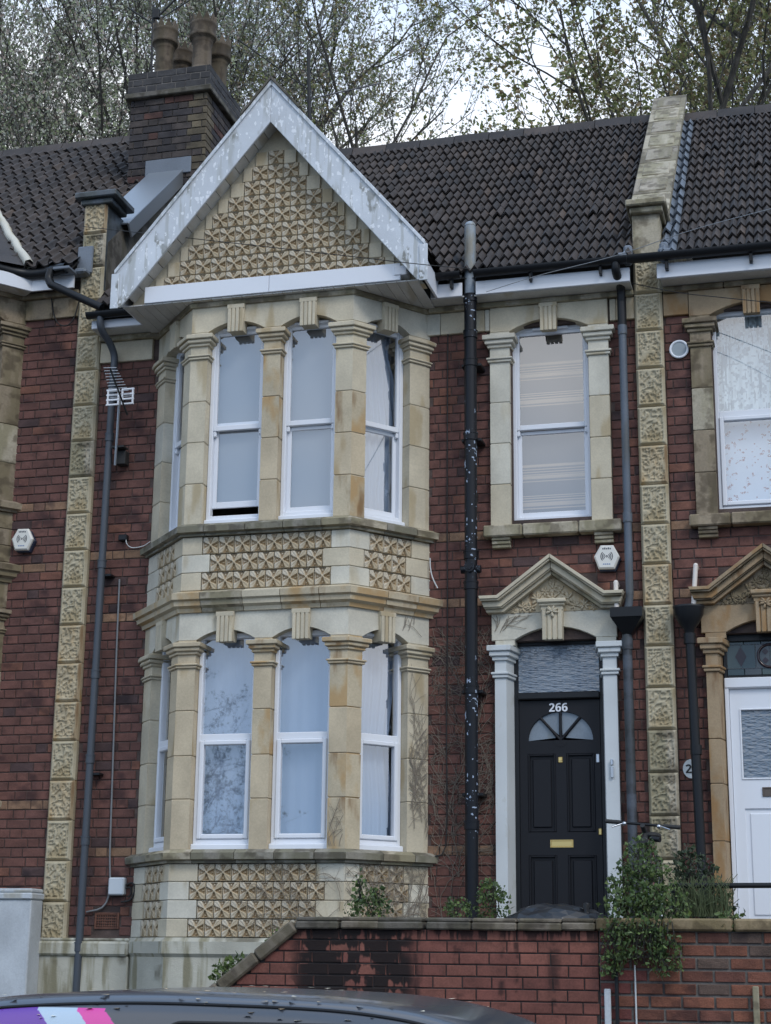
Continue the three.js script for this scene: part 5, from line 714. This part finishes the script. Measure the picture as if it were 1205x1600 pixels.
{
  const z = 2.15, B = (px, py, zz, rx, ry, rz, n) => [P(px, py, zz), rx, ry, rz, n];
  ivy('ivy', 'large ivy clump spilling over the coping in front of the bicycle', [B(1000, 1345, z, 0.12, 0.17, 0.12, 420), B(1005, 1385, z, 0.22, 0.18, 0.15, 800), B(995, 1430, z + 0.08, 0.24, 0.18, 0.18, 900), B(1035, 1420, z, 0.2, 0.16, 0.14, 500), B(1005, 1470, z + 0.19, 0.18, 0.15, 0.08, 450), B(960, 1475, z + 0.19, 0.1, 0.16, 0.06, 260), B(958, 1505, z + 0.19, 0.08, 0.09, 0.05, 170), B(1040, 1490, z + 0.19, 0.12, 0.14, 0.06, 300), B(975, 1400, z + 0.02, 0.13, 0.16, 0.12, 350)], 0.043, [...GRN, ...YGR], 801, Array.from({ length: 16 }, (_, i) => [P(960 + i * 6, 1440, z + 0.2), P(935 + i * 8, 1505 - (i % 3) * 10, z + 0.16), 0.0045]));
  ivy('shrub', 'dark shrub behind the handrail at the foot of the black cast pipe', [B(1085, 1395, 1.2, 0.2, 0.26, 0.2, 650), B(1100, 1425, 1.4, 0.26, 0.12, 0.15, 350), B(1075, 1355, 1.2, 0.12, 0.14, 0.12, 200)], 0.05, DGR, 803);
  ivy('weed', 'small yellow-green tuft growing on the buff coping', [B(1141, 1440, 2.22, 0.075, 0.07, 0.07, 150)], 0.04, YGR, 805);
  ivy('shrub', 'bushy green plant against the angled stone panel of the bay', [B(575, 1418, 1.5, 0.17, 0.08, 0.12, 340), B(564, 1392, 1.5, 0.05, 0.13, 0.05, 110), B(590, 1402, 1.5, 0.06, 0.08, 0.06, 80)], 0.045, GRN, 807);
  ivy('shrub', 'low green plant at the foot of the black soil pipe', [B(717, 1418, 1.6, 0.11, 0.07, 0.12, 240), B(770, 1412, 1.5, 0.13, 0.13, 0.14, 420), B(765, 1395, 1.5, 0.09, 0.1, 0.1, 180)], 0.04, GRN, 809);
  ivy('weed', 'bright green weed sprouting beside the raked coping', [B(357, 1522, 2.1, 0.12, 0.09, 0.1, 320), B(372, 1505, 2.12, 0.05, 0.05, 0.05, 80)], 0.045, YGR, 811);
  ivy('weed', 'thin yellow weed rooted in the joint of the raked coping', [B(425, 1470, 2.25, 0.05, 0.04, 0.04, 50), B(432, 1462, 2.25, 0.03, 0.05, 0.03, 25)], 0.035, YGR, 813);
  // grass tufts between the shrub and the coping
  const R = mulberry(815), gs = []; for (let i = 0; i < 260; i++) { const c = P(1062 + R() * 80, 1432, 1.85 + R() * 0.15), h = 0.1 + R() * 0.2; gs.push(tube([c, [c.x + (R() - 0.5) * 0.08, c.y + h * 0.6, c.z + (R() - 0.5) * 0.05], [c.x + (R() - 0.5) * 0.2, c.y + h, c.z + (R() - 0.5) * 0.1]], 0.0025, 3, false, 4)); } const gr = mesh('grass', merge(gs), std(0.1, 0.13, 0.06), scene); gr.userData = { label: 'thin pale grass growing behind the buff coping', category: 'grass', kind: 'stuff' };
}
{ // bare creeper stems on the brick and stone between bay and door
  const c = thing('creeper', 'bare dead creeper stems clinging to the brick and bay beside the soil pipe', 'plant'), R = mulberry(901), gs = [];
  const run = (F, x, y, a, len, r, lim, z, depth) => { const pts = []; let s = 0; const st = 0.035; while (s < len) { pts.push(F ? new THREE.Vector3(x, y, z).applyMatrix4(F) : new THREE.Vector3(x, y, z)); a += (R() - 0.5) * 0.7; x += Math.cos(a) * st; y += Math.sin(a) * st; s += st; if (x < lim[0] || x > lim[1] || y > lim[3] || y < lim[2]) break; if (depth > 0 && R() < 0.34) run(F, x, y, a + (R() < 0.5 ? -1 : 1) * (0.5 + R() * 0.8), len * 0.45, r * 0.7, lim, z, depth - 1); } if (pts.length > 2) gs.push(tube(pts, r, 3, false, pts.length)); };
  const FR = mid.bay.FR;
  for (let i = 0; i < 6; i++) run(null, -0.46 + R() * 0.38, 2.2 + R() * 0.6, 1.57 + (R() - 0.5) * 0.4, 2.6, 0.0034, [-0.455, 0.14, 2.15, 4.9], 0.012, 2);
  for (let i = 0; i < 9; i++) run(FR, 0.68 + R() * 0.2, 2.9 + R() * 0.4, 1.57, 2.0, 0.0035, [0.665, 0.89, 2.15, 5.0], 0.012, 2);
  for (let i = 0; i < 9; i++) run(FR, 0.1 + R() * 0.7, 2.15, 1.57 + (R() - 0.5), 0.9, 0.0036, [0.0, 0.88, 2.13, 2.8], 0.014, 2);
  for (let i = 0; i < 4; i++) run(FR, 0.5 + R() * 0.3, 4.8 + R() * 0.1, 1 + R(), 0.5, 0.003, [0.45, 0.89, 4.74, 4.97], 0.012, 1);
  for (let i = 0; i < 5; i++) run(mid.bay.FF, 1.2 + R() * 0.3, 2.2 + R() * 0.2, 2.2 + R(), 0.8, 0.003, [0.5, 1.58, 2.15, 2.75], 0.02, 2);
  for (let i = 0; i < 4; i++) run(mid.bay.FF, 1.45 + R() * 0.1, 2.9, 1.57, 0.6, 0.003, [1.43, 1.58, 2.89, 3.5], 0.012, 2);
  for (let i = 0; i < 5; i++) run(null, 0.15 + R() * 0.1, 4.78 + R() * 0.08, 0.8 + R() * 0.6, 0.5, 0.003, [0.135, 0.5, 4.76, 4.97], 0.06, 1);
  mesh('stems', merge(gs), std(0.24, 0.205, 0.165, { rough: 0.9 }), c);
}
// ---------- trees on the hill ----------
function taper(pts, r0, r1, seg, out) {
  const n = pts.length, rings = []; for (let i = 0; i < n; i++) { const d = pts[Math.min(n - 1, i + 1)].clone().sub(pts[Math.max(0, i - 1)]).normalize(), u = new THREE.Vector3(Math.abs(d.y) > 0.9 ? 1 : 0, Math.abs(d.y) > 0.9 ? 0 : 1, 0).cross(d).normalize(), v = d.clone().cross(u), r = mix(r0, r1, i / (n - 1)), ring = []; for (let k = 0; k < seg; k++) { const a = k / seg * 6.283; ring.push(pts[i].clone().addScaledVector(u, Math.cos(a) * r).addScaledVector(v, Math.sin(a) * r)); } rings.push(ring); }
  for (let i = 0; i < n - 1; i++) for (let k = 0; k < seg; k++) { const a = rings[i][k], b = rings[i][(k + 1) % seg], c = rings[i + 1][(k + 1) % seg], d = rings[i + 1][k]; quad(out, a.toArray(), b.toArray(), c.toArray(), d.toArray()); }
}
function growTree(seed, H, o) {
  const R = mulberry(seed), wood = [], pos = [], col = [], up = new THREE.Vector3(0, 1, 0);
  const grow = (p, d, len, r, lv) => {
    const n = lv === 0 ? 9 : lv < 3 ? 5 : 3, pts = [p.clone()], dir = d.clone(); for (let i = 1; i <= n; i++) { dir.x += (R() - 0.5) * o.bend; dir.y += (R() - 0.5) * o.bend * 0.6 + (lv > 0 ? o.lift : 0); dir.z += (R() - 0.5) * o.bend; dir.normalize(); pts.push(pts[i - 1].clone().addScaledVector(dir, len / n)); }
    taper(pts, r, r * (lv === 0 ? 0.3 : 0.4), lv === 0 ? 9 : lv === 1 ? 6 : lv === 2 ? 4 : 3, wood);
    if (lv >= 3) { const m = lv === 3 ? Math.round(o.leaves * 0.5) : o.leaves; for (let i = 0; i < m; i++) { const t = 0.15 + R() * 0.9, q = pts[0].clone().lerp(pts[n], t); q.x += (R() - 0.5) * 0.16; q.y += (R() - 0.5) * 0.16; q.z += (R() - 0.5) * 0.16; leafAt(pos, col, q, o.size * (0.55 + R() * 0.8), R, jit(o.cols[Math.floor(R() * o.cols.length)], R, 0.5)); } }
    if (lv >= 4) return;
    const kids = [o.limbs, 6, 5, 4][lv];
    for (let i = 0; i < kids; i++) { const t = lv === 0 ? 0.28 + 0.72 * (i + R() * 0.8) / kids : 0.25 + 0.75 * (i + R()) / kids, k = Math.min(n - 1, Math.floor(t * n)), q = pts[k].clone().lerp(pts[k + 1] ?? pts[k], t * n - k); const ax = new THREE.Vector3(R() - 0.5, R() - 0.5, R() - 0.5).cross(dir).normalize(), nd = (lv === 0 ? d : dir).clone().applyAxisAngle(ax, o.spread * (0.7 + R() * 0.6)); if (lv < 2) nd.addScaledVector(up, 0.18).normalize(); grow(q, nd, len * [0.46, 0.52, 0.5, 0.52][lv] * (0.75 + R() * 0.5) * (lv === 0 ? 1.15 - t * 0.55 : 1), Math.max(0.005, r * [0.4, 0.42, 0.42, 0.5][lv]), lv + 1); }
  };
  grow(new THREE.Vector3(0, -0.5, 0), new THREE.Vector3((R() - 0.5) * 0.1, 1, (R() - 0.5) * 0.1).normalize(), H, H * 0.008, 0);
  return { wood: fromTris(wood), leaves: leafGeo(pos, col) };
}
{
  const silver = [[0.46, 0.48, 0.36], [0.4, 0.44, 0.28], [0.52, 0.51, 0.44], [0.44, 0.36, 0.31], [0.3, 0.35, 0.19]], olive = [[0.27, 0.29, 0.1], [0.2, 0.23, 0.08], [0.33, 0.31, 0.13], [0.27, 0.2, 0.1]];
  const kinds = [growTree(1001, 17, { bend: 0.25, lift: 0.1, leaves: 11, size: 0.1, limbs: 13, spread: 0.6, cols: silver }), growTree(1002, 16, { bend: 0.32, lift: 0.06, leaves: 10, size: 0.1, limbs: 12, spread: 0.7, cols: silver }), growTree(1003, 17, { bend: 0.3, lift: 0.05, leaves: 12, size: 0.11, limbs: 13, spread: 0.7, cols: olive }), growTree(1004, 15, { bend: 0.35, lift: 0.08, leaves: 7, size: 0.1, limbs: 10, spread: 0.6, cols: olive })];
  const hillY = (z) => 1.5 + 9.5 * smooth(-11, -30, z) + 14 * smooth(-30, -120, z);
  const R = mulberry(1100);
  for (const [px, z, k, s, label] of [[-40, -21, 0, 1.05, 'tall silvery tree in young leaf above the stone bay with higher eaves'], [75, -25, 1, 1.1, 'spreading pale tree in young leaf above the wavy-tiled roof'], [170, -20, 0, 1.0, 'tall silvery tree in young leaf rising beside the chimney'], [262, -27, 1, 1.15, 'pale spring tree directly behind the crowned chimney pots'], [345, -22, 0, 1.0, 'slim silvery tree between the chimney and the gable apex'], [470, -24, 1, 0.98, 'pale tree with bare twigs behind the mast and gable apex'], [545, -21, 3, 0.95, 'twiggy olive tree with long bare limbs beside the open sky'], [955, -25, 3, 0.9, 'sparse olive tree over the dark zigzag-tiled roof'], [1000, -20, 2, 1.0, 'dense olive-green tree beside the coped parapet'], [1060, -26, 2, 1.2, 'dense olive-green tree behind the top of the coped parapet'], [1150, -21, 3, 1.2, 'twiggy olive tree above the roof with metal-edged tiles'], [1260, -24, 2, 1.2, 'dense olive tree above the far end of the metal-edged roof']]) {
    const t = thing('tree', label, 'tree', 'trees on the hill behind the houses'), x = P(px, 230, z).x; mesh('trunk', kinds[k].wood, M.bark, t); mesh('crown', kinds[k].leaves, leafMat, t); t.position.set(x, hillY(z), z); t.rotation.y = R() * 6.28; t.scale.setScalar(s * (0.95 + R() * 0.1));
  }
}
// ---------- across the street: the tree and the cables that the bay windows mirror ----------
{
  const g = growTree(1050, 7.5, { bend: 0.35, lift: 0.06, leaves: 3, size: 0.09, limbs: 10, spread: 0.8, cols: [[0.14, 0.16, 0.06], [0.2, 0.2, 0.09]] }), t = thing('tree', 'bare-branched street tree across the road, mirrored in the lower bay window', 'tree'); mesh('trunk', g.wood, M.bark, t); mesh('crown', g.leaves, leafMat, t); t.position.set(-14.6, 0, 31);
  const pole = thing('telegraph_pole', 'timber telegraph pole down the street carrying the mirrored cables', 'pole'); mesh('shaft', rod([20, 0, 3.4], [20, 9, 3.4], 0.13, 12, 0.09), M.bark, pole); mesh('crossarm', cb(19.94, 20.06, 8.3, 8.42, 2.6, 4.2, 0.01), M.bark, pole);
  [[5.9, 0.5, 'lowest'], [6.6, 0.3, 'second'], [7.3, 0.7, 'third'], [8.3, 0.4, 'topmost']].forEach(([y, sag, w]) => { const c = mesh('overhead_cable', tube([[20, y, 3.4], [20, y - sag, 12], [20, y + 0.2, 24]], 0.014, 5, false, 40), M.rubber, scene); tag(c, w + ' cable on the telegraph pole, mirrored in the angled bay windows', 'cable'); });
}
// ---------- van parked at the kerb ----------
{
  const v = thing('parked_van', 'dark grey van with purple, pale and pink stripes parked at the kerb', 'van'), zc = 6.45, HW = 0.9, yb = 0.3;
  const keys = [[-1.24, 1.2], [-1.23, 1.45], [-1.19, 1.62], [-1.12, 1.72], [-1.0, 1.775], [-0.7, 1.81], [-0.2, 1.832], [0.3, 1.83], [0.8, 1.815], [1.1, 1.785], [1.3, 1.745], [1.47, 1.69], [1.65, 1.58], [1.95, 1.34], [2.2, 1.12], [2.5, 1.03], [2.9, 0.94], [3.1, 0.82], [3.2, 0.6]];
  const T2 = (x) => { for (let i = 0; i < keys.length - 1; i++) if (x <= keys[i + 1][0]) { const [a, p] = keys[i], [b, q] = keys[i + 1], p0 = keys[Math.max(0, i - 1)], p3 = keys[Math.min(keys.length - 1, i + 2)], t = clamp((x - a) / (b - a)), m1 = (q - p0[1]) / (b - p0[0]) * (b - a), m2 = (p3[1] - p) / (p3[0] - a) * (b - a); return (2 * t ** 3 - 3 * t * t + 1) * p + (t ** 3 - 2 * t * t + t) * m1 + (-2 * t ** 3 + 3 * t * t) * q + (t ** 3 - t * t) * m2; } return 0.6; };
  const pt = (x, f) => { const a = f * Math.PI, c = Math.cos(a), s = Math.sin(a), top = T2(x), e = 0.17, y = yb + (top - yb) * Math.pow(Math.max(0, s), e * 0.9); const end = 1 - 0.16 * smooth(-1.02, -1.24, x) - 0.12 * smooth(2.3, 3.2, x), hw = HW * end * (1 - 0.15 * smooth(0.95, 1.9, y)); return new THREE.Vector3(x, y, zc + hw * Math.sign(c) * Math.pow(Math.abs(c), e)); };
  const xs = []; for (let i = 0; i <= 150; i++) xs.push(mix(-1.24, 3.2, i / 150)); const NF = 72, pos = [], idx = [], uv = [];
  const fs = Array.from({ length: NF + 1 }, (_, j) => { const u = j / NF; return u; });
  for (const x of xs) for (const f of fs) { const p = pt(x, f); pos.push(p.x, p.y, p.z); uv.push((p.x + 1.3) / 4.6, p.y / 2 ); }
  for (let i = 0; i < xs.length - 1; i++) for (let j = 0; j < NF; j++) { const a = i * (NF + 1) + j, b = a + NF + 1; idx.push(a, a + 1, b, b, a + 1, b + 1); }
  const cap = (i) => { const c = pos.length / 3; pos.push(xs[i], 0.8, zc); uv.push(0.5, 0.3); for (let j = 0; j < NF; j++) idx.push(c, i * (NF + 1) + j, i * (NF + 1) + j + 1); }; cap(0); cap(xs.length - 1);
  const g = new THREE.BufferGeometry(); g.setAttribute('position', new THREE.Float32BufferAttribute(pos, 3)); g.setAttribute('uv', new THREE.Float32BufferAttribute(uv, 2)); g.setIndex(idx); g.computeVertexNormals();
  const livery = tex([1024, 512], null, (u, w) => { const x = u * 4.6 - 1.3, y = w * 2, k = x + (1.73 - y) * -0.25 - 0.5 * (1.73 - y) ** 2 * -1; const edge = y < 1.755; const q = x - 0.62 * Math.pow(Math.max(0, 1.74 - y), 0.8); if (!edge || x > 0.6) return [0.26, 0.28, 0.31]; if (q < -0.62) return [0.4, 0.2, 0.62]; if (q < -0.42) return [0.7, 0.78, 0.84]; if (q < -0.28) return [0.86, 0.24, 0.62]; return [0.26, 0.28, 0.31]; });
  livery.wrapS = livery.wrapT = THREE.ClampToEdgeWrapping;
  mesh('body', g, std(1, 1, 1, { map: livery, rough: 0.38, clearcoat: 0.8, clearcoatRoughness: 0.12 }), v);
  const patch = (x0, x1, f0, f1, n, m, off, round = 0) => { const ps = [], id = [], us = []; for (let i = 0; i <= n; i++) for (let j = 0; j <= m; j++) { let a = i / n, b = j / m; const x = mix(x0, x1, a), p = pt(x, mix(f0, f1, b)), q = pt(x, mix(f0, f1, b) + 0.002), r2 = pt(x + 0.01, mix(f0, f1, b)), nn = q.sub(p).cross(r2.sub(p)).normalize(); if (nn.z < 0 && f0 < 0.5) nn.negate(); if (f0 >= 0.3 && nn.y < 0) nn.negate(); p.addScaledVector(nn, off); ps.push(p.x, p.y, p.z); us.push(a, b); } for (let i = 0; i < n; i++) for (let j = 0; j < m; j++) { const a = i * (m + 1) + j, b = a + m + 1; id.push(a, b, a + 1, b, b + 1, a + 1); } const q = new THREE.BufferGeometry(); q.setAttribute('position', new THREE.Float32BufferAttribute(ps, 3)); q.setAttribute('uv', new THREE.Float32BufferAttribute(us, 2)); q.setIndex(id); q.computeVertexNormals(); return q; };
  const fy = (x, y) => { let a = 0.001, b = 0.499; for (let i = 0; i < 40; i++) { const m = (a + b) / 2; pt(x, m).y < y ? a = m : b = m; } return a; };
  const zSide = (x, y) => pt(x, fy(x, y));
  const rr = (x0, x1, y0, y1, r) => { const o = []; for (const [cx, cy, a0] of [[x1 - r, y1 - r, 0], [x0 + r, y1 - r, 90], [x0 + r, y0 + r, 180], [x1 - r, y0 + r, 270]]) for (let i = 0; i <= 6; i++) { const a = (a0 + i * 15) * D2R; o.push([cx + Math.cos(a) * r, cy + Math.sin(a) * r]); } return o; };
  const onSide = (pts2, off) => { const s = new THREE.ShapeGeometry(new THREE.Shape(pts2.map((p) => new THREE.Vector2(...p)))), p = s.attributes.position; for (let i = 0; i < p.count; i++) { const q = zSide(p.getX(i), p.getY(i)); p.setZ(i, q.z + off); } s.computeVertexNormals(); return s; };
  const wOut = rr(0.02, 0.98, 1.05, 1.7, 0.09); const dense = wOut.flatMap((p, i) => { const q = wOut[(i + 1) % wOut.length], d = Math.hypot(q[0] - p[0], q[1] - p[1]), n = Math.max(1, Math.round(d / 0.06)); return Array.from({ length: n }, (_, k) => [mix(p[0], q[0], k / n), mix(p[1], q[1], k / n)]); });
  mesh('window_seal', tube(dense.map(([x, y]) => { const q = zSide(x, y); return [q.x, q.y, q.z + 0.002]; }), 0.008, 6, true, 160), M.rubber, v);
  const strip = []; for (let i = 0; i <= 40; i++) { const x = mix(-1.1, 1.5, i / 40), q = zSide(x, T2(x) - 0.055); strip.push([q.x, q.y, q.z + 0.001]); } mesh('roof_seam', tube(strip, 0.009, 6, false, 90), M.black, v);
  const strip2 = strip.map(([x, y, z]) => [x, y + 0.002, 2 * zc - z]); mesh('roof_seam', tube(strip2, 0.009, 6, false, 90), M.black, v);
  mesh('side_window', patch(0.04, 0.96, fy(0.5, 1.08), fy(0.5, 1.66), 16, 8, 0.003), std(0.02, 0.025, 0.03, { rough: 0.08 }), v);
  mesh('windscreen', patch(1.56, 2.12, 0.1, 0.9, 12, 30, 0.004), std(0.02, 0.025, 0.03, { rough: 0.06 }), v);
  for (const s of [-1, 1]) { mesh('tail_light', cb(-1.26, -1.1, 0.95, 1.5, zc + s * 0.77 - 0.06, zc + s * 0.77 + 0.06, 0.03), std(0.25, 0.01, 0.01, { rough: 0.15 }), v); mesh('headlight', cb(2.92, 3.14, 0.66, 0.84, zc + s * 0.62 - 0.13, zc + s * 0.62 + 0.13, 0.05), std(0.6, 0.62, 0.64, { rough: 0.1 }), v); for (const x of [-0.6, 2.35]) { const w = part('wheel', v); mesh('tyre', new THREE.TorusGeometry(0.245, 0.085, 10, 28).translate(x, 0.33, zc + s * 0.8), M.rubber, w); mesh('rim', new THREE.CylinderGeometry(0.2, 0.2, 0.12, 20).rotateX(Math.PI / 2).translate(x, 0.33, zc + s * 0.8), M.steel, w); } }
  mesh('bumper', merge([cb(-1.33, -1.15, 0.35, 0.6, zc - 0.78, zc + 0.78, 0.05), cb(3.08, 3.27, 0.32, 0.58, zc - 0.76, zc + 0.76, 0.05)]), M.black, v);
  // fallen petals and leaf litter on the roof
  const R = mulberry(1200), ps = [], cl = []; for (let i = 0; i < 90; i++) { const x = -1.0 + R() * 2.4, f = 0.2 + R() * 0.45, p = pt(x, f); p.y += 0.006; const s = 0.01 + R() * 0.018, a = R() * 6.28, q = (k) => [p.x + Math.cos(a + k) * s, p.y + R() * 0.004, p.z + Math.sin(a + k) * s * 0.6]; ps.push(...q(0), ...q(2.2), ...q(4.1)); const c = jit(R() < 0.6 ? [0.55, 0.42, 0.27] : [0.75, 0.68, 0.52], R, 0.5); for (let k = 0; k < 3; k++) cl.push(...c); }
  const lit = mesh('leaf_litter', leafGeo(ps, cl), std(1, 1, 1, { vc: true }), scene); lit.userData = { label: 'scattered dry leaf litter on the van roof', category: 'leaf litter', kind: 'stuff' };
}
renderer.render(scene, camera);
